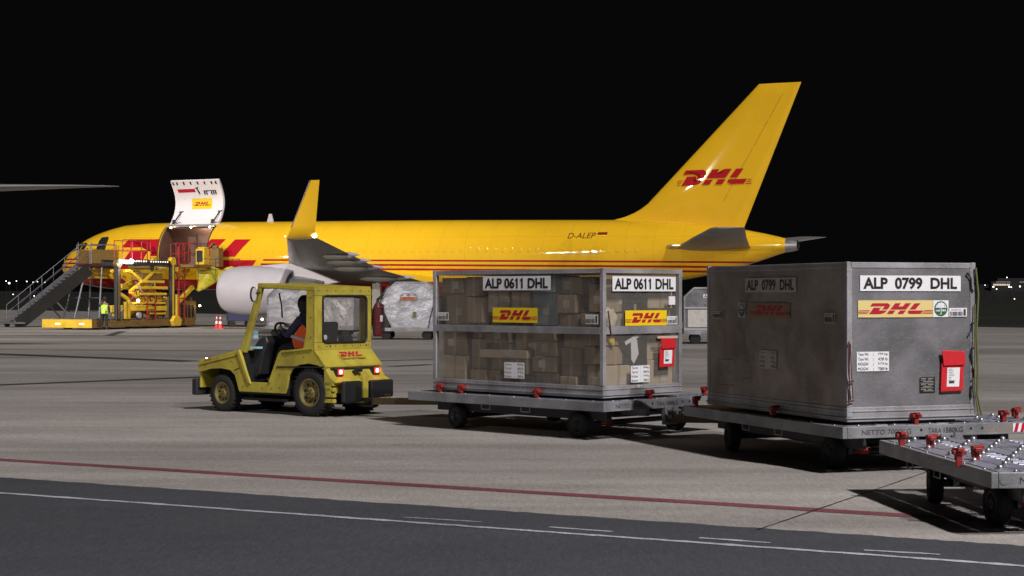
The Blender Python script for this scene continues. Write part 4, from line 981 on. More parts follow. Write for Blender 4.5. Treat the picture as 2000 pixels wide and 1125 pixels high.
    b = MB(); b.quad(O, Rv, U, nn, 2.04, 2.27, .02, .11, .003, 0)
    for k in range(3): b.add([O + Rv * (2.05 + k * .08 + dx) + U * vv + nn * .005 for dx, vv in ((0, .02), (.04, .02), (.065, .11), (.025, .11))], [(0, 1, 2, 3)], mi=1)
    b.build('warning_sticker', ['white_label', 'label_red'], D)
    return D
h2, h3, h4 = (-.701, .713), (-.342, .94), (-.074, .997)
c2, c3, c4 = (.735, 23.825), (3.88, 19.73), (4.73, 14.62)
dolly('long flat galvanised dolly under the clear sided container, hitched behind the tractor', c2, h2, 3.7, 2.5,
      [(1.25, 1.19, 'y'), (.82, 1.19, 'y'), (-.62, 1.19, 'y'), (-1.79, .30, 'x'), (-1.79, -.80, 'x')], (-2.09, 26.22), balls=False)
dolly('long flat galvanised dolly carrying the closed grey aluminium container', c3, h3, 3.7, 2.5,
      [(1.62, 1.19, 'y'), (-.30, 1.19, 'y'), (-1.79, .35, 'x'), (-1.79, -.72, 'x'), (-1.45, -1.12, 'y')], (2.03, 22.5))
def l4(X, Y):
    hv = V(h4).normalized(); yv = V((-hv.y, hv.x)); d = V((X, Y)) - V(c4); return (d.dot(hv), d.dot(yv))
dolly('empty galvanised dolly with bare ball deck and upright red locks, last of the train', c4, h4, 2.96, 2.5,
      [(*l4(3.45, 15.4), 'x'), (*l4(3.64, 15.1), 'y'), (*l4(3.53, 13.75), 'x'), (*l4(3.74, 14.0), 'y'), (-1.1, -1.0, 'x')], (4.51, 17.99))

# ================================================================== containers
CL, CW, CH = 3.18, 1.53, 1.63
def container_shell(C, clear):
    """posts, rails, base; local x along the length, y width, z height"""
    x0, x1, y0, y1 = -CL / 2, CL / 2, -CW / 2, CW / 2; p = .055
    b = MB(); b.box(x0, x1, y0, y1, 0, .04)
    b.box(x0, x1, y1 - .05, y1, .042, .15); b.box(x0, x1, y0, y0 + .05, .042, .15); b.box(x0, x0 + .05, y0 + .052, y1 - .052, .042, .15); b.box(x1 - .05, x1, y0 + .052, y1 - .052, .042, .15)
    b.box(x0 - .012, x1 + .012, y1, y1 + .014, .03, .045); b.box(x0 - .014, x0, y0, y1, .03, .045); b.box(x0 - .008, x0, y0, y1, .10, .115); b.box(x0, x1, y1, y1 + .008, .10, .115)
    b.build('base', 'alu_frame', C, bevel=.004)
    for sx in (x0, x1 - p):
        for sy in (y0, y1 - p): b = MB(); b.box(sx - .003, sx + p + .003, sy - .003, sy + p + .003, .152, CH - .062); b.build('corner_post', 'alu_frame', C, bevel=.006)
    b = MB(); b.box(x0 + .0, x1, y1 - .05, y1, CH - .06, CH); b.box(x0, x1, y0, y0 + .05, CH - .06, CH); b.box(x0, x0 + .05, y0 + .052, y1 - .052, CH - .06, CH); b.box(x1 - .05, x1, y0 + .052, y1 - .052, CH - .06, CH)
    for sx in (x0, x1):
        for sy in (y0, y1): b.box(sx - .04 if sx > 0 else sx - .006, sx + .006 if sx > 0 else sx + .04, sy - .04 if sy > 0 else sy - .006, sy + .006 if sy > 0 else sy + .04, CH - .10, CH + .004)
    b.build('top_rail', 'alu_frame', C, bevel=.005)
    m_ = 'clear_panel' if clear else 'alu_panel'
    b = MB()
    if clear:    # thin plastic sheets
        def sh(name, pts_): bb = MB(); bb.add(pts_, [(0, 1, 2, 3)]); bb.build(name, m_, C)
        zl, zh = .15, CH - .06
        sh('side_panel', [(x1 - .056, y1 - .02, zl), (x0 + .056, y1 - .02, zl), (x0 + .056, y1 - .02, zh), (x1 - .056, y1 - .02, zh)])
        sh('side_panel', [(x0 + .056, y0 + .02, zl), (x1 - .056, y0 + .02, zl), (x1 - .056, y0 + .02, zh), (x0 + .056, y0 + .02, zh)])
        sh('door_panel', [(x0 + .02, y1 - .056, zl), (x0 + .02, y0 + .056, zl), (x0 + .02, y0 + .056, zh), (x0 + .02, y1 - .056, zh)])
        sh('door_panel', [(x1 - .02, y0 + .056, zl), (x1 - .02, y1 - .056, zl), (x1 - .02, y1 - .056, zh), (x1 - .02, y0 + .056, zh)])
    else:
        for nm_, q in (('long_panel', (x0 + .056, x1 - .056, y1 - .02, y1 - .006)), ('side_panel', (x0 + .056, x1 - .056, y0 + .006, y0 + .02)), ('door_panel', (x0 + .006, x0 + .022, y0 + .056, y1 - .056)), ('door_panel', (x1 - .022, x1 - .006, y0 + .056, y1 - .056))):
            bb = MB(); bb.box(*q, .15, CH - .06); bb.build(nm_, 'alu_side_lifted' if nm_ == 'long_panel' else m_, C)
    b = MB(); b.box(x0 + .052, x1 - .052, y0 + .052, y1 - .052, CH - .012, CH - .004); b.build('roof', 'alu_panel', C)
    # rivets
    b = MB()
    for k in range(40):
        u = x0 + .06 + k * (CL - .12) / 39; 
        for z in (CH - .045, .135, .07): b.ball((u, y1, z), .006, 6)
    for k in range(20):
        u = y0 + .06 + k * (CW - .12) / 19
        for z in (CH - .045, .135): b.ball((x0, u, z), .006, 6)
    for k in range(20):
        z = .18 + k * (CH - .3) / 19; b.ball((x0 - .003, y1 - .045, z), .006, 6); b.ball((x0 - .003, y0 + .045, z), .006, 6); b.ball((x0 + .045, y1 + .003, z), .006, 6)
    b.build('rivets', 'bare_metal', C)
FR = lambda C_: MB().frame((-CL / 2, CW / 2, 0), (-1, 0, 0))       # rear (door) face seen from behind the train
FS = lambda C_: MB().frame((CL / 2, CW / 2, 0), (0, 1, 0))         # long side face
def id_label(C, fr, txt, u0, u1, v0, v1, worn=False, e=.004):
    O, Rv, U, nn = fr; b = MB(); b.quad(O, Rv, U, nn, u0, u1, v0, v1, e, 0)
    words = txt; w_ = u1 - u0; h_ = v1 - v0
    b.text(O, Rv, U, nn, txt, u0 + w_ * .03, u1 - w_ * .04, v0 + h_ * .12, v1 - h_ * .12, e + .003, 1, off=.035)
    return b.build('number_plate', ['worn_label', 'worn_ink'] if worn else ['white_label', 'ink'], C)
def logo_label(C, fr, u0, u1, v0, v1, mats, e=.004, hfrac=.63):
    O, Rv, U, nn = fr; b = MB(); b.quad(O, Rv, U, nn, u0, u1, v0, v1, e, 0); w_ = u1 - u0; h_ = v1 - v0; H_ = h_ * hfrac; W_ = w_ * .725 / 4.43 / H_
    lu = u0 + w_ * .142
    b.logo(O, Rv, U, nn, lu, v0 + h_ * .2, H_, e + .003, 1, wide=W_)
    for a_, c_, y_ in lines_of((1., 1.), W_, H_): b.quad(O, Rv, U, nn, max(u0 + .004, lu + a_), min(u1 - .004, lu + c_), v0 + h_ * .2 + y_ * H_, v0 + h_ * .2 + (y_ + .055) * H_, e + .003, 1)
    return b.build('company_sticker', mats, C)
def weight_label(C, fr, u0, u1, v0, v1, rows, worn=False, e=.004):
    O, Rv, U, nn = fr; b = MB(); b.quad(O, Rv, U, nn, u0, u1, v0, v1, e, 0); n_ = len(rows); h_ = (v1 - v0) / n_; w_ = u1 - u0
    for k, (a_, c_) in enumerate(rows):
        vb = v1 - (k + 1) * h_ + h_ * .2
        b.text(O, Rv, U, nn, a_, u0 + w_ * .04, u0 + w_ * .36, vb, vb + h_ * .6, e + .003, 1); b.text(O, Rv, U, nn, ':', u0 + w_ * .5, u0 + w_ * .52, vb, vb + h_ * .45, e + .003, 1); b.text(O, Rv, U, nn, c_, u0 + w_ * .66, u0 + w_ * .95, vb, vb + h_ * .6, e + .003, 1)
    return b.build('weight_label', ['worn_label', 'worn_ink'] if worn else ['white_label', 'ink'], C)
def barcode(C, fr, u0, u1, v0, v1, worn=False, e=.004):
    O, Rv, U, nn = fr; b = MB(); b.quad(O, Rv, U, nn, u0, u1, v0, v1, e, 0); w_ = u1 - u0; h_ = v1 - v0; u = u0 + w_ * .05; rng = random.Random(5)
    while u < u0 + w_ * .74: t_ = rng.choice((.004, .006, .009)); b.quad(O, Rv, U, nn, u, u + t_, v0 + h_ * .1, v0 + h_ * .58, e + .003, 1); u += t_ + rng.choice((.004, .007))
    b.quad(O, Rv, U, nn, u0 + w_ * .8, u0 + w_ * .93, v0 + h_ * .12, v0 + h_ * .88, e + .003, 1)
    b.text(O, Rv, U, nn, 'ALP 0799 DHL', u0 + w_ * .1, u0 + w_ * .7, v0 + h_ * .70, v0 + h_ * .86, e + .003, 1)
    return b.build('barcode_label', ['worn_label', 'worn_ink'] if worn else ['white_label', 'worn_ink'], C)
def pouch(C, fr, u0, u1, v0, v1, e=.0, m_='pouch_red'):
    O, Rv, U, nn = fr; P = lambda u, v, ww: O + Rv * u + U * v + nn * (e + ww); w_ = u1 - u0; h_ = v1 - v0
    b = MB(); b.prism([(u0 + w_ * .02, v0), (u1 - w_ * .06, v0 + h_ * .015), (u1 - w_ * .02, v0 + h_ * .72), (u0 + w_ * .06, v0 + h_ * .70)], P, .004, .03); po = b.build('document_pouch', m_, C, bevel=.008)
    b = MB(); b.prism([(u0 + w_ * .03, v1), (u1 - w_ * .04, v1 - h_ * .02), (u1 + w_ * .02, v0 + h_ * .64), (u0 + w_ * .10, v0 + h_ * .63)], P, .034, .048); b.build('flap', m_, po, bevel=.006)
    b = MB(); b.prism([(u0 + w_ * .25, v0 + h_ * .12), (u1 - w_ * .24, v0 + h_ * .12), (u1 - w_ * .20, v0 + h_ * .58), (u0 + w_ * .28, v0 + h_ * .58)], P, .031, .033); b.mi = 1
    rng = random.Random(3)
    for k in range(9): vv = v0 + h_ * (.54 - .04 * k); a_ = u0 + w_ * .33; b.quad(O, Rv, U, nn, a_, a_ + w_ * rng.uniform(.1, .3), vv, vv + h_ * .01, e + .0345)
    b.quad(O, Rv, U, nn, u0 + w_ * .34, u0 + w_ * .56, v0 + h_ * .2, v0 + h_ * .27, e + .0345); b.build('paper_sheet', ['white_label', 'worn_ink'], po)
    return po
def umbrella(C, fr, u0, u1, v0, v1, worn=False, e=.004):
    O, Rv, U, nn = fr; b = MB(); b.quad(O, Rv, U, nn, u0, u1, v0, v1, e, 0); cu, cv = (u0 + u1) / 2, (v0 + v1) / 2; ru, rv = (u1 - u0) * .43, (v1 - v0) * .45
    def disc(f, a0, a1, mi, ee, n_=24, cx=0, cy=0):
        pts = [O + Rv * (cu + cx + ru * f * math.cos(R(a0 + (a1 - a0) * k / n_))) + U * (cv + cy + rv * f * math.sin(R(a0 + (a1 - a0) * k / n_))) + nn * ee for k in range(n_ + 1)]
        b.add(pts, [tuple(range(n_ + 1))], mi=mi)
    disc(1, 0, 360, 1, e + .002); disc(.82, 8, 172, 0, e + .004); 
    for k in (-1, 0, 1): b.add([O + Rv * (cu + k * ru * .5) + U * (cv + rv * .78 * (1 - .25 * abs(k))) + nn * (e + .006), O + Rv * (cu + k * ru * .5 + .003) + U * (cv + rv * .78 * (1 - .25 * abs(k))) + nn * (e + .006), O + Rv * (cu + k * ru * .55 + .003) + U * (cv + .12 * rv) + nn * (e + .006), O + Rv * (cu + k * ru * .55) + U * (cv + .12 * rv) + nn * (e + .006)], [(0, 1, 2, 3)], mi=1)
    b.quad(O, Rv, U, nn, cu - .004, cu + .004, cv - rv * .75, cv + rv * .9, e + .0065, 0); b.quad(O, Rv, U, nn, cu - .018, cu, cv - rv * .75, cv - rv * .66, e + .0065, 0)
    b.text(O, Rv, U, nn, 'maf', cu - ru * .8, cu - ru * .12, cv - rv * .36, cv - rv * .08, e + .006, 0, off=.03); b.text(O, Rv, U, nn, 'ec', cu + ru * .16, cu + ru * .75, cv - rv * .36, cv - rv * .08, e + .006, 0, off=.03)
    return b.build('umbrella_sticker', ['worn_label', 'worn_ink'] if worn else ['white_label', 'green'], C)
ROWS = [('Tare Wt', '194 kg'), ('Tare Wt', '428 lb'), ('MOGW', '3175 kg'), ('MOGW', '7000 lb')]
BZ = .535
# ---- closed container
CA = root('cargo_container', (3.585, 19.467, BZ), ang(h3), 'closed grey aluminium container plated ALP 0799 DHL with red document pouch', 'container', 'large containers on the train')
container_shell(CA, False)
fr = FR(0); fs = FS(0)
id_label(CA, fr, 'ALP  0799  DHL', .15, 1.355, 1.335, 1.495)
logo_label(CA, fr, .125, 1.015, 1.065, 1.24, ['label_cream', 'label_red'])
umbrella(CA, fr, 1.018, 1.205, 1.065, 1.24)
barcode(CA, fr, 1.215, 1.43, 1.07, 1.16)
weight_label(CA, fr, .11, .49, .515, .715, ROWS)
pouch(CA, fr, 1.09, 1.385, .29, .72)
O, Rv, U, nn = fr
b = MB(); b.quad(O, Rv, U, nn, .86, 1.04, .285, .445, .004, 0)
for k in range(9):
    vv = .30 + k * .016; a_ = .87 + (.03 if k % 3 == 0 else 0); b.quad(O, Rv, U, nn, a_, a_ + (.15 if k in (2, 5) else .06), vv, vv + .004, .006, 1)
    b.quad(O, Rv, U, nn, .955, 1.02 - (.02 if k % 2 else 0), vv, vv + .004, .006, 1)
b.build('data_plate', ['black', 'worn_label'], CA)
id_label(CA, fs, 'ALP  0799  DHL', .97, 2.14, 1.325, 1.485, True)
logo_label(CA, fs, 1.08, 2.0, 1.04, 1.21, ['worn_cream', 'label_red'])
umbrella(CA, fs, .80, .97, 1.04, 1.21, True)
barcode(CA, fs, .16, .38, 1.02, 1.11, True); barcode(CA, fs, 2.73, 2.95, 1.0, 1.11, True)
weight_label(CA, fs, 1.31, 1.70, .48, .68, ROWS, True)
b = MB(); O2, R2, U2, n2 = fs
for (u0, u1, v0, v1) in ((.30, .70, .25, .55), (.9, 1.1, .1, .35)):
    for q in ((u0, u1, v0, v0 + .004), (u0, u1, v1 - .004, v1), (u0, u0 + .004, v0, v1), (u1 - .004, u1, v0, v1)): b.quad(O2, R2, U2, n2, *q, .002)
b.build('repair_patch', 'worn_ink', CA)
# door straps, hooks and hanging cord
b = MB(); x = -CL / 2 - .03
b.tube([(x, -CW / 2 + .01, 1.58), (x - .01, -CW / 2 - .015, 1.3), (x, -CW / 2 + .00, .9), (x, -CW / 2 - .015, .5), (x, -CW / 2 - .01, .25), (x - .02, -CW / 2 - .05, .04)], .011)
b.tube([(x, -CW / 2 + .02, 1.2), (x - .01, -CW / 2 + .03, .8), (x, -CW / 2 + .02, .3), (x - .01, -CW / 2 - .02, .03)], .008); b.build('door_strap', 'strap', CA)
for pts_ in ([(.10, 1.52), (.06, 1.47), (.05, 1.36), (.03, 1.33)], [(.04, 1.0), (.05, .93), (.09, .87)], [(.04, .74), (.06, .68), (.04, .58)], [(.05, .34), (.06, .27), (.05, .22)], [(.03, .52), (.02, .44), (.05, .40)]):
    b = MB(); b.tube([(x + .012, -CW / 2 + u, v) for u, v in pts_], .008, 6); b.ball((x + .01, -CW / 2 + pts_[0][0], pts_[0][1]), .015, 6); b.build('door_hook', 'dark_metal', CA)
b = MB(); x = -CL / 2 - .012; y = CW / 2 - .03
b.tube([(x, y + .01, .82), (x - .02, y + .035, .78), (x - .03, y + .04, .55), (x - .02, y + .02, .42), (x, y + .01, .20)], .008, 6); b.tube([(x, y - .0, .80), (x - .03, y + .0, .42), (x - .02, y - .02, .24)], .006, 6)
for z in (.42, .22): b.tube([(x - .02, y - .03, z), (x - .03, y + .05, z - .01)], .008, 6)
b.build('tie_cord', 'rope', CA)
b = MB(); b.box(-CL / 2 - .006, -CL / 2 + .05, CW / 2 - .06, CW / 2 + .004, .05, .148); b.build('corner_fitting', 'alu_bright', CA, bevel=.004)

# ---- clear-sided container
CB = root('cargo_container', (.572, 23.47, BZ), ang(h2), 'clear sided container plated ALP 0611 DHL, packed with cartons, on the first dolly', 'container', 'large containers on the train')
container_shell(CB, True)
b = MB(); b.box(-CL / 2 + .056, CL / 2 - .056, CW / 2 - .03, CW / 2 + .004, .80, .89); b.build('middle_rail', 'alu_frame', CB, bevel=.004)
b = MB(); b.box(-CL / 2 - .004, -CL / 2 + .03, -CW / 2 + .056, CW / 2 - .056, .80, .90); b.build('middle_rail', 'alu_frame', CB, bevel=.004)
id_label(CB, fr, 'ALP 0611 DHL', .17, 1.40, 1.345, 1.535); id_label(CB, fs, 'ALP 0611 DHL', 1.0, 2.27, 1.36, 1.545)
logo_label(CB, fr, .41, 1.22, .905, 1.10, ['label_yellow', 'label_red']); logo_label(CB, fs, 1.19, 2.03, .935, 1.13, ['label_yellow', 'label_red'])
barcode(CB, fr, 1.23, 1.43, .915, 1.02); barcode(CB, fs, .10, .32, .95, 1.06); barcode(CB, fs, 2.88, 3.10, .93, 1.05)
weight_label(CB, fr, .52, .88, .18, .395, [('Tare wt', '184kg'), ('Tare wt', '406 lb'), ('Max Gross wt', '3175kg'), ('Max Gross wt', '7000 lb')])
weight_label(CB, fs, 1.41, 1.79, .20, .41, [('Tare wt', '184kg'), ('Tare wt', '406 lb'), ('Max Gross wt', '3175kg'), ('Max Gross wt', '7000 lb')])
O, Rv, U, nn = fr
b = MB(); b.quad(O, Rv, U, nn, 1.26, 1.39, 1.17, 1.28, .004); b.build('white_sticker', 'white_label', CB)
b = MB(); b.quad(O, Rv, U, nn, .52, .60, .11, .15, .004); b.quad(O, Rv, U, nn, .62, .70, .115, .15, .004); b.build('white_sticker', 'worn_label', CB)
po = pouch(CB, fr, 1.05, 1.36, .36, .74)
b = MB(); b.box(-CL / 2 - .02, -CL / 2 - .002, -.66, -.26, .735, .765); b.build('pouch_bar', 'card_pale', po)
b = MB(); b.tube([(-CL / 2 - .01, CW / 2 - .08, 1.1), (-CL / 2 - .02, CW / 2 - .10, .95), (-CL / 2 - .01, CW / 2 - .14, .78)], .01, 6); b.build('tie_cord', 'rope', CB)

# ---- the load behind the clear panels: every carton is a thing of its own
cm = Matrix.Translation((.572, 23.47, BZ)) @ Matrix.Rotation(ang(h2), 4, 'Z')
rng = random.Random(11)
def carton(x0, x1, y0, y1, z0, z1, m_, label, tape=True, cat='carton', name='cardboard_box', lab=None):
    cx, cy = (x0 + x1) / 2, (y0 + y1) / 2; a, c, hh = (x1 - x0) / 2, (y1 - y0) / 2, z1 - z0
    b = MB(); b.box(-a, a, -c, c, 0, hh)
    o = b.build(name, m_, bevel=.010); p_ = cm @ V((cx, cy, z0)); o.location = p_; o.rotation_euler = (0, 0, ang(h2) + rng.uniform(-.03, .03))
    tag(o, label, cat, 'cartons inside the clear sided container')
    if tape:
        b = MB()
        if a > c or True: b.box(-.025, .025, c, c + .002, 0, hh); b.box(-a - .002, -a, -.025, .025, 0, hh); b.box(-a, a, -.022, .022, hh, hh + .002); b.box(-a * .98, a * .98, c, c + .0015, hh * .49, hh * .505)
        b.build('packing_tape', 'tape', o)
    if lab or rng.random() < .6:
        u = rng.uniform(-a * .6, a * .2); b = MB(); lw, lh = min(.12, a * .7), min(.10, hh * .5); b.box(u, u + lw, c + .003, c + .004, hh * .3, hh * .3 + lh); b.box(-a - .004, -a - .003, -c * .5, -c * .5 + lw, hh * .3, hh * .3 + lh); b.build('address_label', 'worn_label', o)
    return o
LUMPS = []
cols = [(-1.50, -1.13), (-1.11, -.72), (-.70, -.24), (-.22, .16), (.18, .62), (.64, 1.0), (1.02, 1.50)]
coln = ['at the near corner post', 'second from the near corner post', 'under the blue bundle', 'at the middle of the long side', 'left of the yellow side sticker', 'second from the tractor end', 'at the tractor end']
lev = ['bottom one', 'second up', 'third up', 'fourth up', 'fifth up', 'sixth up']
for ci, (xa, xb) in enumerate(cols):
    z = .05; k = 0
    while z < 1.40:
        hh = rng.choice((.20, .24, .30, .36, .42)); 
        if z + hh > 1.45: hh = 1.55 - z
        if hh < .1: break
        m_ = rng.choice(('card', 'card', 'card_dark', 'card_dark', 'card_pale'))
        if z > .95 and ci in (3, 4): m_ = 'card_pale'
        dep = rng.uniform(.42, .5); off = rng.uniform(0, .07)
        tone = {'card': 'brown', 'card_dark': 'dark brown', 'card_pale': 'pale'}[m_]
        if ci == 2 and z > .9: m_ = 'film_blue'
        sz = 'flat' if hh < .25 else 'tall' if hh > .35 else 'squarish'
        if m_ == 'film_blue':
            carton(xa, xb, .72 - off - dep, .72 - off, z, z + hh, 'film_blue', 'pale blue wrapped bundle behind the long clear side, %s of its stack' % lev[min(k, 5)], tape=False, cat='wrapped parcel', name='wrapped_parcel')
        else:
            sh_ = rng.uniform(-.03, .03); off = rng.uniform(0, .13)
            carton(xa + rng.uniform(0, .05) + sh_, xb - rng.uniform(0, .05) + sh_ * .5, .72 - off - dep, .72 - off, z, z + hh - rng.uniform(0, .02), m_, '%s %s carton, %s in the stack %s' % (sz, tone, lev[min(k, 5)], coln[ci]))
        z += hh + .004; k += 1
        if ci == 3 and k == 2 and z < .75:
            carton(-.20, .72, .56, .72, z, z + .11, 'card_pale', 'long flat pale carton lying across two stacks behind the long clear side', tape=False); z += .115
for (c_, r_, m_, lb, sq) in (((.15, .50, 1.38), .16, 'film_white', 'small whitish wrapped bundle high in the load, left of the blue bundle', (1.2, .5, .8)), ((-.9, .56, 1.30), .15, 'film_black', 'dark wrapped bundle high in the load behind the long clear side', (1.3, .5, .7)),
                             ((1.0, .55, 1.40), .13, 'card', 'crumpled brown paper sack at the top of the load, tractor end', (1.4, .6, .7)), ((-.25, .60, .62), .10, 'film_white', 'small white pouch wedged low in the load at the middle', (1.5, .4, .7))):
    LUMPS.append((c_, r_, m_, lb, sq))
# rear face: second row of stacks
ec = [(.28, -.20, 'behind the hanging white tag'), (-.22, -.70, 'behind the red pouch')]
for (ya, yb, nm_) in ec:
    z = .05; k = 0
    while z < 1.40:
        hh = rng.choice((.26, .32, .4)); hh = min(hh, 1.54 - z)
        m_ = rng.choice(('card_pale', 'card', 'card_pale')) if not (.45 < z < .8 and ya > 0) else 'film_black'
        nm = 'cardboard_box'
        sz = 'flat' if hh < .27 else 'tall' if hh > .35 else 'squarish'
        if ya > 0 and k in (1, 3): carton(-1.48, -1.0, yb, ya, z, z + hh, 'film_black', '%s parcel in black film %s, %s in its stack' % (sz, nm_, lev[min(k, 5)]), tape=False, cat='wrapped parcel', name='wrapped_parcel')
        else: carton(-1.49 + rng.uniform(0, .05), -1.0, yb, ya, z, z + hh, m_, '%s %s carton %s, %s in its stack' % (sz, {'card': 'brown', 'card_pale': 'pale', 'film_black': 'black wrapped'}[m_], nm_, lev[min(k, 5)]))
        z += hh + .004; k += 1
# crumpled white bag, yellow netting, hanging tag, taped black roll
def lump(name, c, r_, m_, label, cat, sq=(1, 1, 1), seed=1, rough=.25):
    b = MB(); b.ball((0, 0, 0), r_, 22, sq=sq); rg = random.Random(seed)
    from mathutils import noise as nz
    for v_ in b.v:
        k = nz.noise(v_ * 9 + V((seed, 0, 0))) * rough + nz.noise(v_ * 24) * rough * .5; v_ *= 1 + k
    o = b.build(name, m_); o.location = cm @ V(c); o.rotation_euler = (0, 0, ang(h2)); tag(o, label, cat); return o
for k_, (c_, r_, m_, lb, sq) in enumerate(LUMPS): lump('wrapped_bundle', c_, r_, m_, lb, 'bundle', sq, 20 + k_, .5)
lump('plastic_bag', (-1.515, .56, 1.0), .13, 'film_white', 'crumpled white plastic bag against the clear door, left of the yellow sticker', 'bag', (.3, 1, 1), 3, .5)
lump('yellow_net', (-1.52, .52, .74), .07, 'label_yellow', 'small tuft of yellow netting under the middle rail of the clear door panel', 'netting', (.3, .7, 1.2), 5, .6)
lump('wrapped_roll', (-1.50, .12, .66), .2, 'film_black', 'black shiny wrapped roll at the middle of the clear door panel', 'wrapped parcel', (.18, 1.1, .7), 8, .4)
b = MB(); b.prism([(0, .0), (.09, .12), (.06, .30), (.0, .33), (-.06, .26), (-.05, .05)], lambda u, v, ww: V((ww, -u, v)), -.002, .002); o = b.build('paper_tag', 'white_label'); o.location = cm @ V((-1.550, .14, .42)); o.rotation_euler = (0, 0, ang(h2)); tag(o, 'large white paper tag hanging behind the clear door panel above the weight label', 'tag')
b = MB(); b.bar((0, .17, 0), (0, -.02, .07), .004, .05); b.bar((0, -.02, .07), (0, -.16, .15), .004, .05); o = b.build('white_tape', 'white_label'); o.location = cm @ V((-1.552, .14, .68)); o.rotation_euler = (0, 0, ang(h2)); tag(o, 'strip of white tape running slantwise over the black wrapped roll', 'tape')
# ================================================================== things around the aircraft
RP = R(-25); NP = (-28.2, 109.6, 0)
Q = lambda x, w_, z: V((x, -w_, z))
LD = root('cargo_loader', NP, RP, 'yellow scissor lift cargo loader with tall posts and red ladders at the cargo door', 'loader')
X0, X1 = 8.9, 12.25
b = MB(); b.box(X0, X1, -12.6, -3.2, .12, .50); b.build('base_frame', 'loader_brown', LD, bevel=.03)
b = MB(); b.box(X0, X1, -12.66, -12.605, .10, .56); 
b.build('end_beam', 'loader_yellow', LD, bevel=.02)
for x in (10.0, 11.6): b = MB(); b.box(x - .16, x + .16, -12.69, -12.665, .27, .36); b.build('reflector', 'lamp_dim', LD)  # reflectors glow by emission instead of returning light
b = MB()
for k in range(26): x = X0 + .1 + k * (X1 - X0 - .2) / 25; b.cyl((x, -12.6, .57), (x, -10.6, .57), .035, n=8)
for k in range(30): y = -10.4 + k * .24; b.cyl((X0 + .1, y, .55), (X1 - .1, y, .55), .04, n=8)
b.build('roller_deck', 'stair_grey', LD)
XS = 10.9
for (w_, z1) in ((10.4, 3.55), (5.45, 3.75)):
    for x in ((X1 - .05,) if w_ > 6 else (XS, X1 - .05)):
        b = MB(); b.box(x - .10, x + .10, -w_ - .17, -w_ + .17, .5, z1); b.box(x - .13, x + .13, -w_ + .05, -w_ + .10, .5, z1); p_ = b.build('mast_post', 'dark_metal', LD, bevel=.02)
        b = MB(); b.box(x + .101, x + .12, -w_ - .06, -w_ + .06, .6, z1 - .1); b.cyl((x - .12, -w_, z1 + .05), (x + .13, -w_, z1 + .05), .24, n=20); b.build('chain_guide', 'loader_yellow' if w_ < 6 else 'loader_brown', p_)
b = MB(); b.box(X1 - .06, X1 + .06, -10.1, -5.7, 3.55, 3.82); b.box(XS - .06, XS + .06, -10.1, -5.7, 3.55, 3.82)
for w_ in (5.7, 7.2, 8.7, 10.0): b.box(XS, X1, -w_ - .08, -w_ + .08, 3.5, 3.7)
b.build('lift_platform', 'black', LD, bevel=.02)
for k in range(17):
    if k in (8,): continue
    b = MB(); b.ball((X1 + .09, -9.55 + k * .22, 3.74), .045, 6); b.build('beam_lamp', 'lamp_dim', LD)
b = MB(); b.ball((X1 + .15, -9.45, 3.72), .13); b.build('work_lamp', 'lamp_white', LD)
b = MB(); b.ball((X1 + .15, -10.35, 3.72), .08); b.build('work_lamp', 'lamp_white', LD)
for (w_, x, z) in ((8.9, X1 + .2, 1.55), (3.0, X1 + .15, 1.25)):
    b = MB(); b.ball((x, -w_, z), .09 if w_ > 5 else .06); b.build('work_lamp', 'lamp_warm', LD)
# scissor arms
def arm(pts, wd=.16, m_='loader_yellow', nm='scissor_arm', x=None):
    for xx in ((x,) if x is not None else (XS + .1, X1 - .35)):
        b = MB()
        for (wa, za), (wb, zb) in zip(pts, pts[1:]): b.bar(Q(xx, wa, za), Q(xx, wb, zb), wd, wd * 1.1, up=(1, 0, 0))
        b.build(nm, m_, LD, bevel=.015)
arm([(9.4, 3.2), (8.9, 3.2), (7.3, 2.35), (5.9, 1.6)]); arm([(5.9, 3.25), (6.8, 3.2), (7.6, 2.7), (8.9, 2.05)]); arm([(8.9, 2.05), (8.5, 1.9), (6.0, .75)]); arm([(5.6, 1.7), (7.2, 1.45), (9.2, .75)])
for (wa, wb, z, t) in ((6.1, 8.2, 2.62, .14), (5.8, 8.6, 2.28, .16), (8.6, 8.45, 1.95, .3), (5.9, 8.3, 1.93, .14), (6.0, 9.1, 1.42, .12), (5.9, 9.6, 1.12, .26), (6.0, 7.4, .82, .1), (7.3, 9.9, 1.25, .1)):
    b = MB(); b.box(X1 - .25, X1 - .05, -wb, -wa, z - t / 2, z + t / 2); b.build('cross_member', 'loader_yellow', LD, bevel=.02)
for x in (XS + .4, X1 - .5):
    b = MB(); b.cyl((x, -9.3, .7), (x, -7.0, 2.3), .09); b.cyl((x, -7.0, 2.3), (x, -6.0, 3.0), .05); b.build('lift_cylinder', 'bare_metal', LD)
for w_, h_ in ((9.85, 1.5), (9.55, 1.6), (5.15, 1.9)): b = MB(); b.box(X1 - .03, X1 + .12, -w_ - .09, -w_ + .09, .55, h_); b.build('guard_post', 'loader_yellow', LD, bevel=.02)
b = MB(); b.cyl((X1 - .05, -8.6, .75), (X1 + .1, -8.6, .75), .16); b.build('lamp_reflector', 'plane_white', LD)
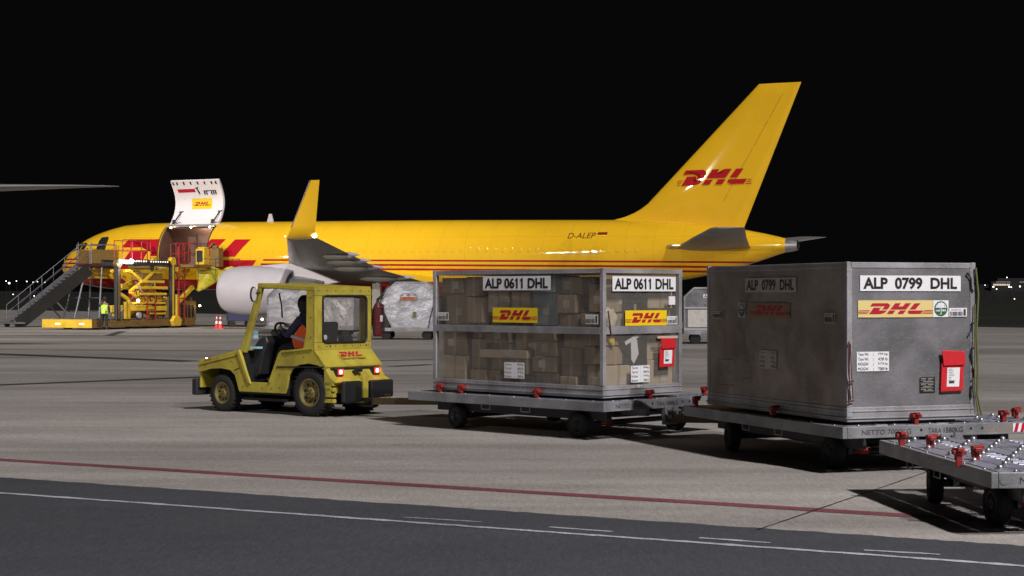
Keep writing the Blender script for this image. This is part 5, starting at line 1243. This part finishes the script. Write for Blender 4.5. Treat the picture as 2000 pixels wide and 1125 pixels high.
# ladders and rails
def ladder(x, w_, z0, z1, wd, m_='loader_red', step=.3, nm='ladder'):
    b = MB()
    for s_ in (-1, 1): b.bar(Q(x, w_ + s_ * wd / 2, z0), Q(x, w_ + s_ * wd / 2, z1), .05, .05, up=(1, 0, 0))
    z = z0 + .15
    while z < z1: b.bar(Q(x, w_ - wd / 2, z), Q(x, w_ + wd / 2, z), .035, .035); z += step
    b.build(nm, m_, LD)
ladder(X1 + .15, 4.75, .35, 4.75, .55); ladder(X1 - .25, 4.35, .35, 4.65, .5); ladder(X1 + .1, 7.55, .5, 1.75, .75)
def rail(pts, posts, z0, h_, m_='loader_red', r_=.025, parent=LD, nm='guard_rail'):
    b = MB()
    for hh in (h_, h_ * .5):
        b.tube([V((p_[0], p_[1], z0 + hh)) for p_ in pts], r_, 6)
    for a_, c_ in zip(pts, pts[1:]):
        n_ = max(1, int((V(c_) - V(a_)).length / posts))
        for k in range(n_ + 1): q = V(a_).lerp(V(c_), k / n_); b.cyl((q.x, q.y, z0), (q.x, q.y, z0 + h_), r_, n=6)
    b.build(nm, m_, parent)
rail([(X1, -10.0), (X1, -7.5)], .8, 3.8, 1.1); rail([(XS, -9.0), (XS, -6)], 1.2, 3.8, 1.1)
rail([(X1 - .3, -4.7), (X1 - .3, -2.6), (X1 - 2.2, -2.6)], .55, 3.75, 1.15)
# bridge platform, operator's stand, cover
b = MB(); b.box(8.7, 13.3, -4.9, -2.3, 3.45, 3.62); b.box(8.8, 9.0, -4.8, -2.4, 3.2, 3.45); b.build('bridge_platform', 'loader_brown', LD, bevel=.02)
b = MB(); b.box(12.45, 13.05, -3.5, -2.95, 3.63, 4.55); b.box(12.5, 13.0, -3.4, -3.0, 4.55, 4.65); st_ = b.build('operator_stand', 'loader_yellow', LD, bevel=.04)
b = MB(); b.box(12.55, 12.95, -3.53, -3.505, 3.8, 4.45); b.build('stand_opening', 'black', st_)
b = MB(); b.box(13.1, 13.7, -3.0, -2.5, 3.5, 4.6); b.bar(Q(12.9, 2.7, 4.6), Q(13.2, 2.7, 4.9), .3, .1); b.box(13.2, 13.5, -2.9, -2.6, 4.6, 4.75); b.build('control_cabinet', 'loader_brown', LD, bevel=.03)
rail([(13.3, -4.4), (14.7, -3.0), (14.9, -2.6)], .7, 2.7, 1.25, 'dark_metal', .02)
b = MB(); gr = []
for i in range(13):
    row = []
    for j in range(11):
        x = 12.3 + i * .23; z = 3.42 - j * .10 * (1 + .25 * math.sin(i * .8)) ; row.append(V((x, -3.1 - .10 * math.sin(i * 1.7 + j * .5) - .05 * j * math.sin(i), z - .12 * math.sin(i * 1.1))))
    gr.append(row)
b.loft(gr, closed=False, cap=(False, False)); o = b.build('folded_tarpaulin', 'tarp', LD); s_ = o.modifiers.new('thick', 'SOLIDIFY'); s_.thickness = .03
b = MB(); b.bar(Q(X1, 5.0, 1.45), Q(X1, 3.5, 2.35), .22, .26, up=(1, 0, 0)); b.build('support_strut', 'loader_yellow', LD, bevel=.03)
b = MB(); b.bar(Q(X1 - .1, 5.1, 3.35), Q(X1 - .1, 4.2, 3.0), .3, .35, up=(1, 0, 0)); b.bar(Q(X1 - .2, 4.8, 3.0), Q(X1 - .2, 3.6, 3.3), .2, .2, up=(1, 0, 0)); b.build('hinge_bracket', 'loader_yellow', LD, bevel=.03)
b = MB(); b.box(9.2, X1 - .1, -4.7, -3.0, .4, 1.55); b.box(9.4, X1 - .3, -4.6, -3.1, 1.55, 1.75); hb_ = b.build('engine_housing', 'loader_brown', LD, bevel=.04)
b = MB(); [b.box(X1 - .1, X1 - .07, -4.5 + k * .35, -4.3 + k * .35, .6, 1.3) for k in range(4)]; b.build('vent', 'black', hb_)
b = MB(); b.prism([(5.0, .1), (5.6, .1), (5.75, .4), (5.5, .7), (5.1, .65), (4.85, .45)], lambda u, v, ww: Q(ww, u, v), X1, X1 + .25); b.build('foot_bracket', 'loader_yellow', LD, bevel=.03)
for w_ in (4.0, 5.6, 11.0):
    for x in (X0 + .4, X1 - .4): b = MB(); b.cyl((x - .18, -w_, .30), (x + .18, -w_, .30), .30, n=20); b.build('tyre', 'tyre', LD, bevel=.03)
b = MB(); b.bar(Q(X1 + .1, 9.0, 2.6), Q(X1 + .1, 8.4, 2.05), .035, .035); b.build('warning_rod', 'plane_white', LD)
# lamp light of the loader
pw = lambda x, w_, z: tuple(V(NP) + Matrix.Rotation(RP, 3, 'Z') @ Q(x, w_, z))
lamp('work_lamp_light', 'POINT', pw(X1 + .45, 9.6, 3.75), (0, 0, 0), 150, (1, .95, .9), .15)
lamp('work_lamp_light', 'POINT', pw(10.6, 4.4, 3.0), (0, 0, 0), 80, (1, .8, .4), .15)

# ---- passenger stairs
ST = root('boarding_stairs', (-25.75, 104.6, 0), R(-45), 'grey mobile boarding stairs with railings reaching the front door of the yellow jet', 'stairs')
# local: -y descends towards the photographer, x across
Wd = .62; top = 3.75; run = 4.7; NSt = 19
b = MB()
for k in range(NSt):
    z = top - (k + 1) * (top - .3) / (NSt); y = -(k + .5) * run / NSt; b.box(-Wd, Wd, y - .14, y + .13, z - .035, z); b.box(-Wd, Wd, y - .145, y - .14, z - .09, z)
b.build('treads', 'stair_grey', ST)
for s_ in (1, -1):
    b = MB(); b.bar((s_ * (Wd + .04), 0, top - .12 - (.2 if s_ > 0 else 0)), (s_ * (Wd + .04), -run, .22 - (.05 if s_ > 0 else 0)), .05, .34 if s_ < 0 else .75, up=(0, 0, 1)); b.build('stringer', 'black' if s_ > 0 else 'stair_grey', ST)
    b = MB(); up_ = V((0, 0, .95)); a_ = V((s_ * (Wd + .04), -.1, top)); c_ = V((s_ * (Wd + .04), -run, .35)); b.tube([a_ + up_, c_ + up_], .02, 8); b.tube([a_ + up_ * .5, c_ + up_ * .5], .012, 8)
    for k in range(7): q = a_.lerp(c_, k / 6); b.cyl(q, q + up_, .018, n=6)
    b.build('handrail', 'dark_metal' if s_ > 0 else 'stair_grey', ST)
b = MB(); b.box(-.75, .75, 0, 1.9, top - .16, top - .02); pf = b.build('top_platform', 'dark_metal', ST, bevel=.02)
for x in (-.75, .75):
    b = MB(); b.box(x - .03, x + .03, .1, 1.8, top + .05, top + .85); b.build('side_guard', 'loader_brown', pf)
    b = MB(); b.tube([(x, 0, top), (x, 0, top + 1.15), (x, 1.8, top + 1.15), (x, 1.8, top)], .03, 8); b.cyl((x, .1, top), (x, .1, top + 1.3), .03, n=6); b.build('handrail', 'stair_grey', pf)
b = MB()
for x in (-.6, .6): b.tube([(x, -.2, top - .3), (x, -1.0, .35)], .06, 8); b.tube([(x, .9, top - .2), (x, .7, .35)], .06, 8); b.tube([(x, -2.4, 1.7), (x, -1.0, .35)], .05, 8)
for z in (.9, 1.7): b.tube([(-.6, -.9 + .2 * z, z), (.6, -.9 + .2 * z, z)], .04, 6); b.tube([(-.6, .75, z), (.6, .75, z)], .04, 6)
b.box(-.9, .9, -1.2, 1.0, .28, .38); b.build('support_frame', 'stair_grey', ST)
b = MB(); b.box(-.95, .95, -run - .35, -run + .3, .20, .30); b.build('bottom_step', 'stair_grey', ST, bevel=.01)
for x, y in ((-.7, -1.1), (.7, -1.1), (-.7, .9), (.7, .9), (-.6, -run), (.6, -run)):
    b = MB(); b.cyl((x - .08, y, .15), (x + .08, y, .15), .15, n=16); b.build('tyre', 'tyre', ST)

# ---- the marshaller standing in front of the loader
PP = root('person', (-21.75, 92.9, 0), R(75), 'standing worker in yellow-green waistcoat, one hand raised, in front of the loader', 'person'); PP.scale = (.96, .96, .96)
J = dict(pelvis=(0, 0, .98), chest=(.01, 0, 1.34), neck=(.02, 0, 1.52), head=(.05, 0, 1.68), shL=(0, .20, 1.44), shR=(0, -.20, 1.44), elL=(.10, .36, 1.30), elR=(.03, -.28, 1.15), wrL=(.14, .24, 1.55), wrR=(.10, -.27, .92),
         hipL=(0, .10, .94), hipR=(0, -.10, .94), knL=(.03, .14, .52), knR=(-.02, -.14, .52), anL=(-.02, .17, .13), anR=(-.06, -.16, .13))
figure_parts(PP, J, 'dark_cloth', 'dark_cloth', None, (1, 0, 0), hood=False, vest=.74, vestm='hivis_yellow')

# ---- cones
CN = root('traffic_cone', (-16.42, 96.9, 0), 0, 'left one of two small red and white traffic cones standing near the engine', 'traffic cone', 'traffic cones near the engine')
b = MB(); b.box(-.2, .2, -.2, .2, 0, .04); b.build('base', 'cone_red', CN, bevel=.01)
b = MB(); b.cyl((0, 0, .04), (0, 0, .28), .15, .105, 20); b.cyl((0, 0, .28), (0, 0, .42), .105, .083, 20, mi=1); b.cyl((0, 0, .42), (0, 0, .55), .083, .06, 20); b.cyl((0, 0, .55), (0, 0, .66), .06, .045, 20, mi=1); b.cyl((0, 0, .66), (0, 0, .76), .045, .03, 20); b.build('cone_body', ['cone_red', 'white_label'], CN)
c = copy_tree(CN); c.location = (-16.12, 96.3, 0); c['label'] = 'right one of two small red and white traffic cones standing near the engine'

# ---- small dark cart and lamp under the engine
GC = root('ground_cart', (-15.9, 101.8, 0), R(15), 'small dark wheeled service cart standing under the white engine', 'cart')
b = MB(); b.box(-.75, .75, -.4, .4, .35, .95); b.box(-.6, .1, -.35, .35, .95, 1.1); b.bar((.75, 0, .4), (1.3, 0, .25), .06, .06); b.build('cart_body', 'navy', GC, bevel=.04)
for x in (-.5, .5):
    for y in (-.4, .4): b = MB(); b.cyl((x, y - .06, .2), (x, y + .06, .2), .2, n=16); b.build('wheel', 'tyre', GC)
b = MB(); b.ball((1.25, -.3, .45), .07); b.build('cart_lamp', 'lamp_warm', GC)

# ---- containers on dollies in the middle distance
def small_dolly(loc, rz, L, label):
    D = root('cargo_dolly', loc, rz, label, 'dolly', 'dollies in the middle distance')
    b = MB(); b.box(-L / 2, L / 2, -.8, .8, .36, .50); b.bar((-L / 2, 0, .4), (-L / 2 - 1.0, 0, .25), .08, .08); b.build('frame', 'galv', D, bevel=.01)
    for x in (-L / 2 + .45, L / 2 - .45):
        for y in (-.62, .62): b = MB(); b.cyl((x, y - .08, .2), (x, y + .08, .2), .2, n=18); b.cyl((x, y - .085, .2), (x, y + .085, .2), .1, n=12); b.build('wheel', 'tyre', D)
        b = MB(); b.cyl((x, -.6, .2), (x, .6, .2), .04); b.box(x - .1, x + .1, -.4, .4, .22, .36); b.build('axle', 'dark_metal', D)
    return D
def uld(loc, rz, prof, dep, label, m_='foil', group='silver containers in the middle distance'):
    C_ = root('cargo_container', loc, rz, label, 'container', group)
    f_ = lambda u, v, ww: V((u, ww, v)); b = MB(); b.prism(prof, f_, -dep / 2, dep / 2); b.build('shell', m_, C_, bevel=.01)
    b = MB()
    for p0, p1 in zip(prof, prof[1:] + prof[:1]): b.bar(f_(*p0, -dep / 2), f_(*p1, -dep / 2), .06, .06, up=(0, 1, 0))
    b.build('edge_frame', 'alu_frame', C_); return C_
s1 = 72.0
uld(((795 - 1000) / 3400 * s1, s1 + .8, .5), R(-4), [(-.55, 0), (1.16, 0), (1.16, 1.62), (.88, 1.88), (-.42, 1.88), (-.78, 1.55), (-1.05, .98), (-.95, .85)], 1.5, 'silver container with cut corners numbered LAT 3283, right of the tractor')
CC = [o for o in bpy.data.objects if o.get('label', '').startswith('silver container with cut')][0]
O, Rv, U, nn = MB().frame((-.25, -.782, 1.15), (0, -1, 0)); b = MB(); b.text(O, Rv, U, nn, 'LAT 3283 DHL', 0, .72, .17, .29, .02); b.build('number_lettering', 'worn_ink', CC)
logo_label(CC, (O, Rv, U, nn), 0, .72, -.02, .14, ['worn_cream', 'label_red'], e=.02)
b = MB(); b.quad(O, Rv, U, nn, .55, .68, -.72, -.48, .02); b.build('green_tag', 'strap', CC)
b = MB(); b.tube([(1.15, -.82, .9), (1.02, -.86, .4), (.95, -.86, .0)], .02, 6); b.build('tie_strap', 'black', CC)
small_dolly(((795 - 1000) / 3400 * s1, s1 + .8, 0), R(-4), 2.6, 'low dolly under the silver container with cut corners')
# row seen through the tractor cab
s2 = 77.
CD = uld(((573 - 1000) / 3400 * s2, s2, .5), R(-6), [(-.98, 0), (.9, 0), (.9, 1.66), (-.62, 1.66), (-.98, 1.30)], 1.5, 'silver container with one slanted corner seen through the open tractor cab')
small_dolly(((573 - 1000) / 3400 * s2, s2, 0), R(-6), 2.2, 'low dolly under the silver container seen through the tractor cab')
CE = uld(((672 - 1000) / 3400 * 75.5, 75.5, .5), R(-28), [(-.95, 0), (.95, 0), (.95, 1.22), (-.95, 1.22)], 1.4, 'low box container seen through the tinted rear window of the tractor')
small_dolly(((672 - 1000) / 3400 * 75.5, 75.5, 0), R(-28), 2.0, 'low dolly seen through the rear window of the tractor')
# half clear container behind, between the two big ones
s3 = 66.5
CF = uld(((1398 - 1000) / 3400 * s3, s3, .5), R(-3), [(-1.22, 0), (1.2, 0), (1.2, 1.62), (-.86, 1.62), (-1.22, 1.28)], 1.5, 'dull grey container far behind, in the gap between the two large containers', 'alu_panel')
O, Rv, U, nn = MB().frame((-.62, -.752, 1.2), (0, -1, 0)); id_label(CF, (O, Rv, U, nn), 'AAC 1204 DHL', .1, 1.2, .04, .18, e=.02); logo_label(CF, (O, Rv, U, nn), .14, 1.1, -.24, -.12, ['worn_cream', 'label_red'], e=.02)
b = MB(); b.box(-1.24, 1.22, -.81, -.755, .84, .90); b.box(-1.24, 1.22, -.80, -.755, .02, .10); b.box(-.26, -.20, -.80, -.755, .1, .84); b.bar((-.23, -.78, .2), (-.10, -.78, .06), .03, .05); b.build('bright_rail', 'plane_white', CF)
b = MB(); b.box(-1.1, -.3, -.775, -.755, .14, .80); [b.box(x, x + .09, -.785, -.776, z, z + .09) for x, z in ((-.85, .68), (-.68, .58), (-.42, .5), (-.5, .2), (-1.08, .3), (-.6, .42))]; b.build('load_window', 'worn_label', CF)
small_dolly(((1398 - 1000) / 3400 * s3, s3, 0), R(-3), 2.5, 'low dolly under the far grey container in the gap')

# ---- wing tip of another aircraft, upper left
b = MB(); st = [(-13.35, .12, .02, 5.66, 61.3), (-13.9, .6, .06, 5.66, 61.1), (-14.9, 1.25, .10, 5.66, 60.9), (-17.6, 2.6, .22, 5.62, 60.6), (-22, 3.6, .38, 5.5, 60.2), (-30, 5.0, .6, 5.2, 59.4), (-38, 6.4, .8, 4.9, 58.6)]
b.loft([foil(0, c_, 0, z, t, lambda u, w_, zz, x_=x_, y_=y_: V((x_, y_ + u, zz))) for x_, c_, t, z, y_ in st])
WT = root('parked_aircraft', (-.5, 0, .02), 0, 'grey wing tip of another aircraft at the upper left against black sky', 'aircraft')
wg = b.build('wing', 'wing_grey', WT)
b = MB(); b.ball((-13.9, 61.3, 5.66), .05); b.build('navigation_light', 'plane_red', WT)

# ---- far lamps and terminal
def far_lamp(px, py, D, label, r_=.26, m_='lamp_far', grp='lamps along the far edge of the airfield'):
    X, Z = (px - 1000) / 3400 * D, 1.82 - (py - 578) / 3400 * D
    o = root('street_lamp', (X, D, 0), 0, label, 'street lamp', grp)
    b = MB(); b.cyl((0, 0, -.02), (0, 0, Z - .1), .12, .07, 8); b.bar((0, 0, Z - .08), (0, -.7, Z + .02), .1, .1); b.build('pole', 'dark_metal', o)
    b = MB(); b.ball((0, -.7, Z), r_, 8, sq=(1, 1, .9)); b.build('lamp_head', m_, o)
LL = [(12.8, 549, .24), (18.8, 553, .5), (33, 549, .24), (53.3, 549.7, .26), (65.5, 551, .18), (74, 550, .24), (89, 551.6, .26), (26.7, 575, .26), (67.6, 578, .24)]
NL = ['farthest left lamp of the distant row on the left horizon', 'brightest, largest lamp of the distant row at the left edge', 'third lamp along the distant row on the left horizon', 'far lamp near the middle of the distant left row', 'faint far lamp just right of the middle of the distant left row', 'far lamp second from the right end of the distant left row', 'far lamp at the right end of the distant left row, above the stairs foot',
      'low far lamp beneath the distant left row, near the left edge', 'single low far lamp just left of the boarding stairs railing']
for (px, py, r_), lb in zip(LL, NL): far_lamp(px, py, 700, lb, r_ * .8)
RL = [(1939.3, 560.2, .3), (1945.5, 564.5, .22), (1970, 560, .3), (1974.2, 561, .22), (1991, 559.5, .3), (1965.5, 542, .2), (1923, 557, .15)]
NR = ['bright far lamp at the left end of the distant terminal', 'far lamp low, just below the left end of the terminal', 'bright far lamp under the right end of the terminal', 'far lamp beside the bright one under the terminal right end', 'far lamp to the right of the distant terminal', 'far lamp above the terminal roof', 'faint far lamp well left of the terminal']
for (px, py, r_), lb in zip(RL, NR): far_lamp(px, py, 700, lb, r_)
far_lamp(1980, 583.8, 500, 'low reddish far lamp below the distant terminal on the right', .14, 'lamp_redhot')
TB = root('terminal_building', ((1972 - 1000) / 3400 * 2080, 2080, 9), 0, 'distant airport building with two lit window strips on the right horizon', 'building')
b = MB(); b.box(-22, 30, 0, 12, -2, 10.5); b.box(-14, 26, 2, 10, 10.6, 14); b.build('wall', 'building_dark', TB)
b = MB()
for k in range(10): b.box(-19.5 + k * 2.0, -18 + k * 2.0, -.3, -.05, 5.2, 7.2)
b.build('window_strip', 'window_glow', TB)
b = MB()
for k in range(9): b.box(-16 + k * 1.9, -14.5 + k * 1.9, -.3, -.05, 8.8, 10.2)
for k in range(4): b.box(12 + k * 3.4, 14.6 + k * 3.4, -.3, -.05, 8.6, 10.2)
b.build('upper_window_strip', 'window_dusk', TB)

for (xa, xb, wa, wb, za, zb, m_) in ((X1 - .5, X1 - .15, 6.2, 6.9, .6, 1.35, 'loader_brown'), (X1 - .9, X1 - .4, 7.6, 8.8, .6, 1.0, 'loader_brown'), (11.2, 11.9, 5.9, 7.8, 2.7, 3.1, 'loader_brown'), (XS, XS + .3, 6.0, 9.6, .9, 1.3, 'loader_yellow'), (XS, XS + .2, 5.9, 8.6, 2.2, 2.5, 'loader_yellow')):
    b = MB(); b.box(xa, xb, -wb, -wa, za, zb); b.build('machinery_box', m_, LD, bevel=.04)
for k in range(5):
    b = MB(); w0 = 6.2 + k * .55; b.tube([Q(X1 - .12, w0, 1.1), Q(X1 - .05, w0 + .12, 1.6 + .1 * (k % 2)), Q(X1 - .15, w0 + .3, 2.2)], .025, 6); b.build('hydraulic_hose', 'black', LD)
